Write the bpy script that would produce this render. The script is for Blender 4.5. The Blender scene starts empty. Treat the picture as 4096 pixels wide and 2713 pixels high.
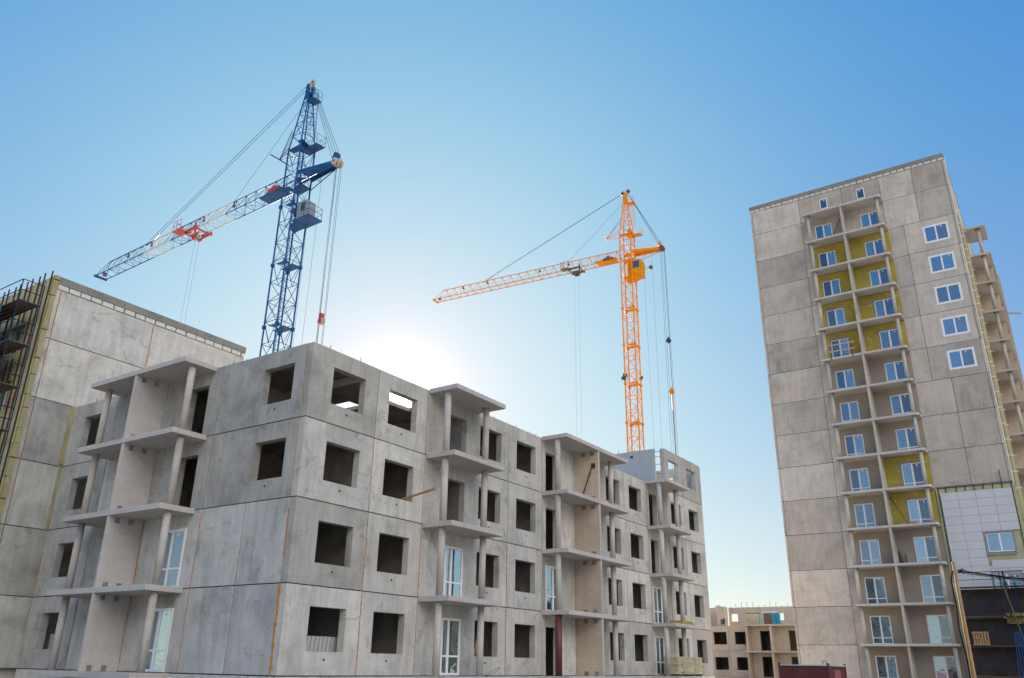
import bpy, bmesh, math, random
from mathutils import Vector, Matrix
S = bpy.context.scene
rnd = random.Random(7)
# ------------------------------------------------------------------ camera
cam_d = bpy.data.cameras.new('camera'); cam = bpy.data.objects.new('camera', cam_d)
S.collection.objects.link(cam); S.camera = cam
YA, PT, RL = 0.5974, 0.3813, 0.0161
F = Vector((math.cos(YA)*math.cos(PT), math.sin(YA)*math.cos(PT), math.sin(PT)))
R = Vector((math.sin(YA), -math.cos(YA), 0)); U = R.cross(F)
R2 = math.cos(RL)*R + math.sin(RL)*U; U2 = -math.sin(RL)*R + math.cos(RL)*U
m = Matrix((R2, U2, -F)).transposed().to_4x4(); m.translation = Vector((-18.621, -21.330, 0.419))
cam.matrix_world = m
cam_d.sensor_width = 36; cam_d.lens = 36*3256.45/4096; cam_d.clip_start = .1; cam_d.clip_end = 6000
# ------------------------------------------------------------------ world, sun
SUN = Vector((0.70244, 0.64391, 0.30326)).normalized()
EL = math.asin(SUN.z); AZ = math.atan2(SUN.y, SUN.x)
W = bpy.data.worlds.new('World'); S.world = W; W.use_nodes = True
nt = W.node_tree; nt.nodes.clear()
def N(t, typ, **k):
    n = t.nodes.new(typ)
    for a, b in k.items(): setattr(n, a, b)
    return n
def mth(t, op, a, b=None, c=None, clamp=False):
    n = N(t, 'ShaderNodeMath', operation=op, use_clamp=clamp)
    for i, v in enumerate((a, b, c)):
        if v is None: continue
        if hasattr(v, 'is_linked') or hasattr(v, 'links'): t.links.new(v, n.inputs[i])
        else: n.inputs[i].default_value = v
    return n.outputs[0]
sky = N(nt, 'ShaderNodeTexSky', sky_type='NISHITA', sun_disc=False)
sky.sun_elevation = EL; sky.sun_rotation = math.pi/2 - AZ
sky.altitude = 100; sky.air_density = 1.0; sky.dust_density = 0.1; sky.ozone_density = 2.0
EXPO = 2.0
bg = N(nt, 'ShaderNodeBackground'); bg.inputs['Strength'].default_value = 0.1
tc = N(nt, 'ShaderNodeTexCoord')
dirv = tc.outputs['Generated']
def vdot(vec):
    d_ = N(nt, 'ShaderNodeVectorMath', operation='DOT_PRODUCT'); nt.links.new(dirv, d_.inputs[0]); d_.inputs[1].default_value = vec; return d_.outputs['Value']
def sstep(v, lo, hi):
    n = N(nt, 'ShaderNodeMapRange', interpolation_type='SMOOTHSTEP'); n.inputs[1].default_value = lo; n.inputs[2].default_value = hi; nt.links.new(v, n.inputs[0]); return n.outputs[0]
ang = mth(nt, 'ARCCOSINE', mth(nt, 'MINIMUM', vdot(SUN), 1.0))                       # radians from the sun
core = mth(nt, 'LESS_THAN', ang, math.radians(0.75))
def gl(amp, deg): return mth(nt, 'MULTIPLY', mth(nt, 'POWER', 2.71828, mth(nt, 'MULTIPLY', ang, -1/math.radians(deg))), amp)
glow = mth(nt, 'ADD', mth(nt, 'MULTIPLY', core, 2.0), mth(nt, 'ADD', gl(1.5, 1.3), gl(.22, 3.5)))
wide = gl(1.0, 12)                                                  # aureole of the low sun
disc = mth(nt, 'POWER', 2.71828, mth(nt, 'MULTIPLY', mth(nt, 'POWER', mth(nt, 'DIVIDE', ang, math.radians(30)), 2.0), -1.0))
hz_ = mth(nt, 'POWER', 2.71828, mth(nt, 'MULTIPLY', mth(nt, 'MAXIMUM', vdot((0, 0, 1)), 0.0), -5.0))   # pale band over the horizon
sep = N(nt, 'ShaderNodeSeparateColor'); nt.links.new(sky.outputs[0], sep.inputs[0])
# clouds mirrored in the door glass, brightened and tinted as added fill for shaded facades
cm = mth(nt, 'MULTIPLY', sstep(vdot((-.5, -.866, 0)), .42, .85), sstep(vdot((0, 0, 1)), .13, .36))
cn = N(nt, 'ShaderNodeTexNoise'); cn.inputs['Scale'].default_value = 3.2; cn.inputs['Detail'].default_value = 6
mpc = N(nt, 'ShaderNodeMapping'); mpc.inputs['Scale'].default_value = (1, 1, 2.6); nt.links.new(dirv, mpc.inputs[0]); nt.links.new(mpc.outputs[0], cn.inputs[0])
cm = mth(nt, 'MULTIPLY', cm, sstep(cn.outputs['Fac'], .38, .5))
cc = N(nt, 'ShaderNodeCombineColor')
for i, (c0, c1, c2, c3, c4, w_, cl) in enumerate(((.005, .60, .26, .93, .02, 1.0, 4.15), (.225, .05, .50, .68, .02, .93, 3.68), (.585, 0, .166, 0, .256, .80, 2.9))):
    v_ = mth(nt, 'ADD', c0, mth(nt, 'MULTIPLY', wide, c1))
    v_ = mth(nt, 'ADD', v_, mth(nt, 'MULTIPLY', disc, c2))
    v_ = mth(nt, 'ADD', v_, mth(nt, 'MULTIPLY', hz_, c3))
    v_ = mth(nt, 'ADD', v_, mth(nt, 'MULTIPLY', mth(nt, 'MULTIPLY', sep.outputs[i], .1), c4))
    v_ = mth(nt, 'ADD', v_, mth(nt, 'MULTIPLY', glow, w_))
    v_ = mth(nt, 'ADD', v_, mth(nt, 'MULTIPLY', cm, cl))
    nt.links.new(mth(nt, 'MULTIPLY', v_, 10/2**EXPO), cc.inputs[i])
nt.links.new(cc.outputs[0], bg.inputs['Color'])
wo = N(nt, 'ShaderNodeOutputWorld'); nt.links.new(bg.outputs[0], wo.inputs[0])
sd = bpy.data.lights.new('sun', 'SUN'); so = bpy.data.objects.new('sun', sd); S.collection.objects.link(so)
sd.energy = 3.6; sd.angle = math.radians(.5); sd.color = (1, .93, .82)
so.rotation_euler = SUN.to_track_quat('Z', 'Y').to_euler()
so.location = (0, 0, 80)
S.view_settings.view_transform = 'Standard'; S.view_settings.look = 'None'
S.view_settings.exposure = EXPO; S.view_settings.gamma = 1; S.view_settings.use_curve_mapping = False
S.cycles.max_bounces = 6; S.cycles.diffuse_bounces = 4

# ------------------------------------------------------------------ materials
def newmat(name):
    M_ = bpy.data.materials.new(name); M_.use_nodes = True; t = M_.node_tree
    b = t.nodes['Principled BSDF']; return M_, t, b
def noise(t, vec, scale, detail=4, rough=.55, dist=0.0):
    n = N(t, 'ShaderNodeTexNoise'); n.inputs['Scale'].default_value = scale; n.inputs['Detail'].default_value = detail
    n.inputs['Roughness'].default_value = rough; n.inputs['Distortion'].default_value = dist
    t.links.new(vec, n.inputs['Vector']); return n.outputs['Fac']
def ramp(t, fac, pts):
    r = N(t, 'ShaderNodeValToRGB'); e = r.color_ramp.elements
    while len(e) < len(pts): e.new(.5)
    for i, (p, c) in enumerate(pts):
        e[i].position = p; e[i].color = (c, c, c, 1) if isinstance(c, (int, float)) else (*c, 1)
    t.links.new(fac, r.inputs[0]); return r.outputs[0]
def mix(t, f, a, b, mode='MIX'):
    n = N(t, 'ShaderNodeMix', data_type='RGBA', blend_type=mode)
    for s, v in ((0, f), (6, a), (7, b)):
        if isinstance(v, (int, float)): n.inputs[s].default_value = v
        elif isinstance(v, tuple): n.inputs[s].default_value = (*v, 1)
        else: t.links.new(v, n.inputs[s])
    return n.outputs[2]
def concrete(name, base, vary=.22, stain=.35, streak=.3, blue=.5, patch=.6):
    M_, t, b = newmat(name)
    tc = N(t, 'ShaderNodeTexCoord'); oi = N(t, 'ShaderNodeObjectInfo')
    off = N(t, 'ShaderNodeVectorMath', operation='SCALE'); off.inputs[0].default_value = (37, 53, 71); t.links.new(oi.outputs['Random'], off.inputs['Scale'])
    v = N(t, 'ShaderNodeVectorMath', operation='ADD'); t.links.new(tc.outputs['Object'], v.inputs[0]); t.links.new(off.outputs[0], v.inputs[1]); v = v.outputs[0]
    mp = N(t, 'ShaderNodeMapping'); mp.inputs['Scale'].default_value = (1.6, 1.6, .22); t.links.new(v, mp.inputs[0])
    mh = N(t, 'ShaderNodeMapping'); mh.inputs['Scale'].default_value = (.3, .3, 1.1); t.links.new(v, mh.inputs[0])
    big = noise(t, v, .55, 5, .6, .6); st = noise(t, mp.outputs[0], 2.2, 5, .6); fine = noise(t, v, 14, 6, .7); hz = noise(t, mh.outputs[0], 2.2, 4, .6)
    pt_ = noise(t, v, 1.1, 8, .62, 1.2)
    c = mix(t, 1.0, base, ramp(t, big, [(.25, 1-stain), (.5, 1.0), (.75, 1+stain*.45)]), 'MULTIPLY')
    c = mix(t, streak, c, ramp(t, st, [(.3, .55), (.55, 1.0), (.75, 1.18)]), 'MULTIPLY')
    c = mix(t, .35, c, ramp(t, hz, [(.35, .85), (.6, 1.04)]), 'MULTIPLY')
    c = mix(t, .5, c, ramp(t, fine, [(.3, .72), (.7, 1.2)]), 'MULTIPLY')
    c = mix(t, patch, c, ramp(t, pt_, [(.60, 1.0), (.625, .70)]), 'MULTIPLY')
    c = mix(t, patch*.8, c, ramp(t, pt_, [(.33, 1.22), (.36, 1.0)]), 'MULTIPLY')
    tone = N(t, 'ShaderNodeMapRange'); tone.inputs[3].default_value = 1-vary; tone.inputs[4].default_value = 1+vary*.7; t.links.new(oi.outputs['Random'], tone.inputs[0])
    tv = N(t, 'ShaderNodeCombineColor')
    for i in range(3): t.links.new(tone.outputs[0], tv.inputs[i])
    c = mix(t, 1.0, c, tv.outputs[0], 'MULTIPLY')
    r2 = mth(t, 'FRACT', mth(t, 'MULTIPLY', oi.outputs['Random'], 17.31))
    c = mix(t, mth(t, 'MULTIPLY', r2, blue), c, mix(t, 1.0, c, (.92, .99, 1.07), 'MULTIPLY'))
    t.links.new(c, b.inputs['Base Color']); b.inputs['Roughness'].default_value = .88
    bp = N(t, 'ShaderNodeBump'); bp.inputs['Strength'].default_value = .25; bp.inputs['Distance'].default_value = .02
    t.links.new(fine, bp.inputs['Height']); t.links.new(bp.outputs[0], b.inputs['Normal'])
    return M_
def simple(name, col, rough=.6, metal=0, var=.15, scale=6, spec=None, stretch=None):
    M_, t, b = newmat(name)
    tc = N(t, 'ShaderNodeTexCoord'); v = tc.outputs['Object']
    if stretch:
        mp = N(t, 'ShaderNodeMapping'); mp.inputs['Scale'].default_value = stretch; t.links.new(v, mp.inputs[0]); v = mp.outputs[0]
    n = noise(t, v, scale, 5)
    c = mix(t, 1.0, col, ramp(t, n, [(.3, 1-var), (.7, 1+var)]), 'MULTIPLY')
    t.links.new(c, b.inputs['Base Color']); b.inputs['Roughness'].default_value = rough; b.inputs['Metallic'].default_value = metal
    if spec is not None: b.inputs['Specular IOR Level'].default_value = spec
    return M_
def insul(name, col, dots=False):
    M_, t, b = newmat(name)
    tc = N(t, 'ShaderNodeTexCoord'); v = tc.outputs['Object']
    n = noise(t, v, 1.3, 5); n2 = noise(t, v, 22, 4)
    c = mix(t, 1.0, col, ramp(t, n, [(.3, .82), (.7, 1.15)]), 'MULTIPLY'); c = mix(t, .6, c, ramp(t, n2, [(.3, .8), (.7, 1.15)]), 'MULTIPLY')
    # slab joints between the insulation boards
    sp = N(t, 'ShaderNodeSeparateXYZ'); t.links.new(v, sp.inputs[0])
    jz = mth(t, 'LESS_THAN', mth(t, 'FRACT', mth(t, 'MULTIPLY', sp.outputs[2], 1/.6)), .03)
    c = mix(t, mth(t, 'MULTIPLY', jz, .35), c, (.12, .11, .03))
    t.links.new(c, b.inputs['Base Color']); b.inputs['Roughness'].default_value = .95
    return M_
def glass(name, tint, curtain=0.0, refl=.55):
    M_, t, b = newmat(name)
    tc = N(t, 'ShaderNodeTexCoord'); oi = N(t, 'ShaderNodeObjectInfo')
    off = N(t, 'ShaderNodeVectorMath', operation='SCALE'); off.inputs[0].default_value = (11, 13, 3); t.links.new(oi.outputs['Random'], off.inputs['Scale'])
    ad = N(t, 'ShaderNodeVectorMath', operation='ADD'); t.links.new(tc.outputs['Object'], ad.inputs[0]); t.links.new(off.outputs[0], ad.inputs[1])
    mp = N(t, 'ShaderNodeMapping'); mp.inputs['Scale'].default_value = (1, 1, .12); t.links.new(ad.outputs[0], mp.inputs[0])
    n = noise(t, mp.outputs[0], 9, 4, .5, .4); n2 = noise(t, ad.outputs[0], 1.7, 2)
    c = mix(t, ramp(t, n, [(.35, 0.0), (.65, 1.0)]), tuple(x*.7 for x in tint), tint)
    c = mix(t, mth(t, 'MULTIPLY', mth(t, 'FRACT', mth(t, 'MULTIPLY', oi.outputs['Random'], 31.1)), .45), c, (.01, .015, .02))
    t.links.new(c, b.inputs['Base Color']); b.inputs['Roughness'].default_value = .5
    gl = N(t, 'ShaderNodeBsdfGlossy'); gl.inputs['Roughness'].default_value = .03; gl.inputs['Color'].default_value = (.62, .86, 1, 1)
    bp = N(t, 'ShaderNodeBump'); bp.inputs['Strength'].default_value = .12; bp.inputs['Distance'].default_value = .05
    t.links.new(n2, bp.inputs['Height']); t.links.new(bp.outputs[0], gl.inputs['Normal'])
    ms = N(t, 'ShaderNodeMixShader'); ra = mth(t, 'FRACT', mth(t, 'MULTIPLY', oi.outputs['Random'], 7.7)); t.links.new(mth(t, 'MULTIPLY', mth(t, 'ADD', mth(t, 'MULTIPLY', ra, .8), .55), refl), ms.inputs[0])
    t.links.new(b.outputs[0], ms.inputs[1]); t.links.new(gl.outputs[0], ms.inputs[2])
    t.links.new(ms.outputs[0], t.nodes['Material Output'].inputs[0]); return M_
MC = concrete('wall_concrete', (.54, .51, .46), stain=.33, streak=.42, patch=.65)
MCB = concrete('weathered_concrete', (.48, .465, .425), stain=.4, streak=.4)
MCT = concrete('tower_concrete', (.54, .48, .415), vary=.21, stain=.25, streak=.3, patch=.4)
MCW = concrete('warm_concrete', (.56, .47, .38), vary=.12, stain=.2, streak=.2, blue=0, patch=.3)
MSL = concrete('slab_concrete', (.52, .485, .46), vary=.06, stain=.12, streak=.1, blue=.2, patch=.15)
MCOL = concrete('column_concrete', (.52, .48, .43), vary=.1, stain=.3, streak=.2, blue=.3, patch=.4)
MBLU = concrete('bluish_concrete', (.40, .44, .46), vary=.05, stain=.1, streak=.1, patch=.1)
MDARK = simple('dark_joint', (.06, .055, .05), .95)
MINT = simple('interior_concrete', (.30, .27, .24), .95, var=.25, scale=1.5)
MFOAM = simple('orange_foam', (.46, .19, .035), .9, var=.35, scale=14)
MFOAMY = simple('yellow_foam', (.46, .36, .17), .9, var=.35, scale=14)
MBLOCK = simple('white_block', (.62, .60, .56), .95, var=.12, scale=9)
MMORT = simple('mortar', (.22, .21, .19), .95, var=.4, scale=5)
MCAP = concrete('parapet_concrete', (.26, .25, .22), vary=.05, stain=.3)
MYEL = insul('yellow_insulation', (.37, .295, .055))
MYED = insul('faded_insulation', (.34, .31, .16))
MYELP = insul('pale_insulation', (.44, .45, .26))
MBALE = insul('bale_insulation', (.52, .47, .30))
MPLA = simple('brown_plaster', (.30, .255, .205), .93, var=.1, scale=.8)
MCAB = simple('cab_grey', (.26, .27, .29), .6)
MFRAME = simple('white_frame', (.78, .79, .80), .4, var=.03)
MGD = glass('dark_glass', (.01, .03, .06), refl=.25)
MGC = glass('curtained_glass', (.10, .20, .32), refl=.36)
MGN = glass('near_glass', (.05, .06, .06), refl=.5)
MPB = simple('blue_paint', (.010, .078, .235), .45, .0, var=.2, scale=1.2, spec=.2)
MPW = simple('cream_paint', (.46, .42, .36), .6, var=.12, scale=1.5)
MPR = simple('red_paint', (.50, .045, .03), .4, var=.2, scale=2)
MPO = simple('orange_paint', (.70, .26, .008), .6, var=.12, scale=1.2, spec=.12)
MPBR = simple('brown_paint', (.16, .085, .05), .5, var=.2)
MROPE = simple('steel_rope', (.06, .065, .08), .95, 0, spec=.05)
MSTEEL = simple('dark_steel', (.05, .05, .06), .5, .4)
MPURP = simple('primed_steel', (.09, .04, .045), .95, spec=.05)
MSBLUE = simple('scaffold_blue', (.015, .035, .09), .7, spec=.1)
MSGRN = simple('scaffold_green', (.03, .09, .06), .6)
MWOOD = simple('timber', (.36, .22, .10), .8, var=.3, scale=3, stretch=(4, 4, 1))
MWOODD = simple('dark_timber', (.13, .085, .055), .85, var=.4, scale=3, stretch=(1, 6, 1))
MTILE = simple('pale_cladding', (.56, .57, .60), .6, var=.03, scale=1)
MTARP = simple('brown_tarp', (.045, .034, .03), .9, var=.35, scale=1.5)
MNET = simple('green_net', (.03, .08, .07), .9, var=.3, scale=4)
MMAR = simple('maroon_steel', (.12, .022, .028), .5, var=.25, scale=1.5)
MTEAL = simple('teal_plastic', (.03, .26, .40), .5, var=.1)
MGROUND = simple('earth', (.40, .325, .24), .95, var=.3, scale=.15)
MCABLE = simple('black_cable', (.012, .012, .014), .95, spec=.02)
MREDCOL = simple('maroon_column_wrap', (.13, .03, .035), .5, var=.1)
MCORR = simple('grey_sheeting', (.42, .42, .42), .6, var=.15, stretch=(30, 30, .3), scale=1)

# ------------------------------------------------------------------ mesh helpers
class MB:
    def __init__(s): s.v = []; s.f = []
    def add(s, vs, fs):
        o = len(s.v); s.v += [tuple(v) for v in vs]; s.f += [tuple(i+o for i in f) for f in fs]
    def box(s, x0, x1, y0, y1, z0, z1):
        x0, x1 = sorted((x0, x1)); y0, y1 = sorted((y0, y1)); z0, z1 = sorted((z0, z1))
        s.add([(x0,y0,z0),(x1,y0,z0),(x1,y1,z0),(x0,y1,z0),(x0,y0,z1),(x1,y0,z1),(x1,y1,z1),(x0,y1,z1)],
              [(0,3,2,1),(4,5,6,7),(0,1,5,4),(1,2,6,5),(2,3,7,6),(3,0,4,7)]); return s
    def tube(s, a, b, r, n=6, r2=None, caps=True):
        a = Vector(a); b = Vector(b); d = (b-a).normalized(); r2 = r if r2 is None else r2
        up = Vector((0,0,1)) if abs(d.z) < .95 else Vector((1,0,0))
        p = d.cross(up).normalized(); q = d.cross(p)
        vs = []
        for c, rr in ((a, r), (b, r2)):
            for i in range(n):
                t = 2*math.pi*(i+.5)/n; vs.append(c + (p*math.cos(t)+q*math.sin(t))*rr)
        fs = [(i, (i+1) % n, n+(i+1) % n, n+i) for i in range(n)]
        if caps: fs += [tuple(range(n-1, -1, -1)), tuple(range(n, 2*n))]
        s.add(vs, fs); return s
    def bar(s, a, b, w=.06): return s.tube(a, b, w*.7, 4)
    def path(s, pts, r, n=5):
        for a, b in zip(pts, pts[1:]): s.tube(a, b, r, n)
        return s
    def prism(s, pts, d):
        n = len(pts); d = Vector(d); a = [Vector(p) for p in pts]
        s.add(a+[p+d for p in a], [tuple(range(n-1, -1, -1)), tuple(range(n, 2*n))]+[(i, (i+1) % n, n+(i+1) % n, n+i) for i in range(n)]); return s
    def build(s, name, mat, parent=None, smooth=False, bevel=0):
        me = bpy.data.meshes.new(name); me.from_pydata(s.v, [], s.f)
        bm = bmesh.new(); bm.from_mesh(me); bmesh.ops.recalc_face_normals(bm, faces=bm.faces[:]); bm.to_mesh(me); bm.free()
        me.materials.append(mat); o = bpy.data.objects.new(name, me); S.collection.objects.link(o)
        if parent is not None:
            o.parent = parent
            if not parent.get('_rot') and parent.location.length > 0:
                pass
        if smooth:
            for p in me.polygons: p.use_smooth = len(p.vertices) == 4
        if bevel:
            md = o.modifiers.new('bevel', 'BEVEL'); md.width = bevel; md.segments = 2; md.limit_method = 'ANGLE'
        return o
ROOTS = {}
def thing(name, label, cat, loc=(0, 0, 0), rz=0, group=None):
    o = bpy.data.objects.new(name, None); S.collection.objects.link(o); o.empty_display_size = .2
    o.location = loc; o.rotation_euler = (0, 0, rz); o['label'] = label; o['category'] = cat
    if group: o['group'] = group
    return o
def tag(o, label, cat, group=None):
    o['label'] = label; o['category'] = cat
    if group: o['group'] = group
    return o
def struct(o): o['kind'] = 'structure'; return o
# plane mappers: (u, w, z) -> world, w = metres inward from the facade
PA = lambda u, w, z: (u, w, z)
PB = lambda u, w, z: (w, u, z)
def PX(x0): return lambda u, w, z: (x0+w, u, z)
def PY(y0): return lambda u, w, z: (u, y0+w, z)
def panel(P, u0, u1, z0, z1, w0, w1, holes=()):
    """wall panel with rectangular openings (u0,u1,z0,z1)"""
    us = sorted({u0, u1, *[h[0] for h in holes], *[h[1] for h in holes]}); zs = sorted({z0, z1, *[h[2] for h in holes], *[h[3] for h in holes]})
    us = [u for u in us if u0 <= u <= u1]; zs = [z for z in zs if z0 <= z <= z1]
    nu, nz = len(us)-1, len(zs)-1
    def solid(i, j):
        if i < 0 or j < 0 or i >= nu or j >= nz: return False
        cu = (us[i]+us[i+1])/2; cz = (zs[j]+zs[j+1])/2
        return not any(h[0] < cu < h[1] and h[2] < cz < h[3] for h in holes)
    b = MB(); idx = {}
    def V(i, j, w):
        k = (i, j, w)
        if k not in idx: idx[k] = len(b.v); b.v.append(P(us[i], (w0, w1)[w], zs[j]))
        return idx[k]
    for i in range(nu):
        for j in range(nz):
            if not solid(i, j): continue
            for w in (0, 1): b.f.append((V(i,j,w), V(i+1,j,w), V(i+1,j+1,w), V(i,j+1,w)))
            for (di, dj, A, B_) in ((-1,0,(i,j),(i,j+1)), (1,0,(i+1,j),(i+1,j+1)), (0,-1,(i,j),(i+1,j)), (0,1,(i,j+1),(i+1,j+1))):
                if not solid(i+di, j+dj): b.f.append((V(*A,0), V(*B_,0), V(*B_,1), V(*A,1)))
    return b
def pbox(P, u0, u1, w0, w1, z0, z1, mb=None):
    mb = mb or MB(); a = P(u0, w0, z0); c = P(u1, w1, z1)
    return mb.box(a[0], c[0], a[1], c[1], a[2], c[2])
def foam(P, u, z0, z1, r, seed, wpos=-.012):
    """lumpy strand of sealing foam along a vertical joint"""
    q = random.Random(seed); b = MB(); z = z0
    r *= .75
    while z < z1:
        h_ = q.uniform(.12, .35)
        
        rr = r*q.choice((.1, .15, .5, .7, 1.0, 1.2)); du = q.uniform(-.4, .4)*r; z2 = min(z+h_, z1)
        b.tube(P(u+du, wpos+.012, z), P(u+q.uniform(-.4, .4)*r, wpos+.012, z2+.03), rr, 6, r*q.uniform(.45, 1.3)); z = z2
    return b
def window(P, u0, u1, z0, z1, w, parent, mats=(None, None), leaf=2, transom=None, frame=.07, name='window', glazed=(MGD, MGC), sill=False, split=.5, lab=None):
    """white framed window: frame part with pane sub-parts"""
    b = MB(); d0, d1 = w, w+.08; f = frame
    pbox(P, u0, u1, d0, d1, z0, z0+f, b); pbox(P, u0, u1, d0, d1, z1-f, z1, b)
    pbox(P, u0, u0+f, d0, d1, z0+f, z1-f, b); pbox(P, u1-f, u1, d0, d1, z0+f, z1-f, b)
    uc = [u0+f]; 
    if leaf == 2:
        um = u0+(u1-u0)*split; pbox(P, um-.06, um+.06, d0-.004, d1, z0+f, z1-f, b); uc = [(u0+f, um-.06), (um+.06, u1-f)]
    else: uc = [(u0+f, u1-f)]
    if transom:
        for a, c in uc: pbox(P, a, c, d0+.004, d1-.004, transom-.035, transom+.035, b)
    fr = b.build(name, MFRAME, parent)
    if lab: fr['label'] = lab
    for i, (a, c) in enumerate(uc):
        pb = MB(); zz = [z0+f, z1-f] if not transom else None
        if transom:
            pbox(P, a, c, d0+.03, d0+.045, z0+f, transom-.035, pb); pbox(P, a, c, d0+.03, d0+.045, transom+.035, z1-f, pb)
        else: pbox(P, a, c, d0+.03, d0+.045, z0+f, z1-f, pb)
        pn = pb.build('pane', glazed[i % len(glazed)], fr)
    if rnd.random() < .8:      # maker's sticker on the pane
        st = MB(); a, c = uc[0]; uu = a+(c-a)*rnd.uniform(.3, .7); zt = z1-f-.12
        pbox(P, uu-.04, uu+.04, d0+.022, d0+.028, zt-.06, zt+.06, st); st.build('sticker', MFRAME, fr)
    return fr

H = 2.8
# ------------------------------------------------------------------ ground
gb = MB(); gb.add([(-900,-900,-1.5),(1500,-900,-1.5),(1500,1500,-1.5),(-900,1500,-1.5)], [(0,1,2,3)])
struct(gb.build('ground', MGROUND))

# ================================================================== MAIN BUILDING (unfinished four storey block)
BM = thing('apartment_building', 'grey unfinished four storey concrete block with open window holes, nearest in the middle', 'building')
GAP = .019
TH = .3
def wallrow(P, segs, k, parent, mat, z0=None, z1=None):
    z0 = k*H if z0 is None else z0; z1 = (k+1)*H if z1 is None else z1
    for u0, u1, holes in segs:
        hs = [(a, b_, z0+c if c > .01 else z0+GAP-1, z0+d) for a, b_, c, d in holes]
        panel(P, u0+GAP, u1-GAP, z0+GAP, z1-GAP, rnd.uniform(-.006, .006), TH, hs).build('wall_panel', mat, parent)
WN = lambda a, b_: (a, b_, .745, 2.145)
DR = lambda a, b_: (a, b_, 0, 2.13)
for k in range(4):
    A = [(0, 3.5, [WN(1.11, 2.8)]), (3.5, 6.55, [WN(4.17, 5.87)]), (6.55, 12.6, [DR(8.12, 9.28), WN(10.31, 12.0)]),
         (12.6, 15.62, [WN(13.3, 15.0)]), (15.62, 18.95, [DR(15.94, 17.1)]), (18.95, 24.72, [WN(22.42, 24.1)]),
         (24.72, 27.83, [WN(25.36, 27.06)]), (27.83, 30.85, [DR(28.12, 29.28)]), (30.85, 33.75, [WN(31.5, 33.15)]), (33.75, 37.15, [WN(34.5, 36.15)])]
    wallrow(PA, A, k, BM, MC)
    B = [(TH, 2.55, []), (2.55, 5.0, [])] if k < 2 else [(TH, 5.0, [WN(.86, 2.5)])]
    B += [(5.0, 8.6, [DR(5.75, 6.92)]), (8.6, 12.1, []), (12.1, 15.68, [WN(12.9, 14.58)])]
    wallrow(PB, B, k, BM, MCB)
# floor 5 panels at the far end
wallrow(PA, [(30.85, 33.75, [(31.5, 33.15, .82, 2.17)]), (33.75, 37.15, [(34.5, 36.15, .82, 2.17)])], 4, BM, MC)
# the other two sides, plain
for k in range(5):
    P4 = lambda u, w, z: (37.15-w, u, z)
    y0_, y1_ = TH, 12.0
    panel(P4, y0_, 6.1, k*H+GAP, (k+1)*H-GAP, 0, TH, [(2.0, 3.6, k*H+.8, k*H+2.2)] if k == 4 else []).build('wall_panel', MC, BM)
    if k < 4: panel(P4, 6.1, 12.0, k*H+GAP, (k+1)*H-GAP, 0, TH).build('wall_panel', MC, BM)
for k in range(4):
    for (a, b_) in ((9.0, 18.5), (18.5, 28), (28, 37.15)):
        panel(lambda u, w, z: (u, 12.3-w, z), a, b_, k*H+GAP, (k+1)*H-GAP, 0, TH).build('wall_panel', MC, BM)
# joint backing (dark recess seen in joints)
jb = MB(); 
for k in range(1, 4):
    jb.box(.03, 37.1, .03, .28, k*H-.02, k*H+.02); jb.box(.03, .28, .3, 15.6, k*H-.02, k*H+.02)
for u in (3.5, 6.55, 12.6, 15.62, 18.95, 24.72, 27.83, 30.85, 33.75): jb.box(u-.02, u+.02, .035, .27, 0, 11.18)
for u in (.3, 5.0, 8.6, 12.1): jb.box(.035, .27, u-.02, u+.02, 0, 11.18)
jb.box(.035, .27, 2.53, 2.57, 0, 5.58)
jb.build('joint_mortar', MDARK, BM)
# storey slabs and cross walls (rooms behind the openings)
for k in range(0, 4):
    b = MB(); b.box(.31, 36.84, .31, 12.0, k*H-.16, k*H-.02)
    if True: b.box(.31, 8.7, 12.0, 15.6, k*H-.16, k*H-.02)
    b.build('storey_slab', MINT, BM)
b = MB(); zt0, zt1 = 10.98, 11.14      # roof slabs still being laid; front gap added so sun shows through window
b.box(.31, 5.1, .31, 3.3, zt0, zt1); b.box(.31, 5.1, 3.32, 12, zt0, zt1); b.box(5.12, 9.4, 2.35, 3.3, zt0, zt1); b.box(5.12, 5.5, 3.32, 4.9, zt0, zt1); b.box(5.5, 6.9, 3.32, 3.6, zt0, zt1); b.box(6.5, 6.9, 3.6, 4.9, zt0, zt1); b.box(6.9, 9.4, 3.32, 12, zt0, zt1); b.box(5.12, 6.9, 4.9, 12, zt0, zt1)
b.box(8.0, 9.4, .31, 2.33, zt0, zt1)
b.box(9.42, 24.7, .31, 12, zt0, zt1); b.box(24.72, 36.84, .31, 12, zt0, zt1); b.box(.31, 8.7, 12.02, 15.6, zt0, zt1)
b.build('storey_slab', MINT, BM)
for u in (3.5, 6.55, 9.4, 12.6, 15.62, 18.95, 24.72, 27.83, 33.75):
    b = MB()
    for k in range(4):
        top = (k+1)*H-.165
        ys = .31 if not (k == 3 and u == 6.55) else 5.0  # top storey wall cut back to keep the added sun gap clear
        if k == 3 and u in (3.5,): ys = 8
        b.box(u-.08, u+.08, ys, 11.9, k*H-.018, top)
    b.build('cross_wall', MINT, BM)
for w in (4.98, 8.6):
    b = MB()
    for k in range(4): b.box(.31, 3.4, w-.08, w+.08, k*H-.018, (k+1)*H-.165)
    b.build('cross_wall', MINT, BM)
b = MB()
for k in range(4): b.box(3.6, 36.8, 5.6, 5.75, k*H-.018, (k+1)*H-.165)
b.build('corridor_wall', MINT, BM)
# plinth
b = MB(); b.box(-.02, 37.17, -.02, .3, -1.6, -GAP); b.box(-.02, .3, .31, 15.68, -1.6, -GAP); b.build('plinth', MC, BM)
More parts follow.
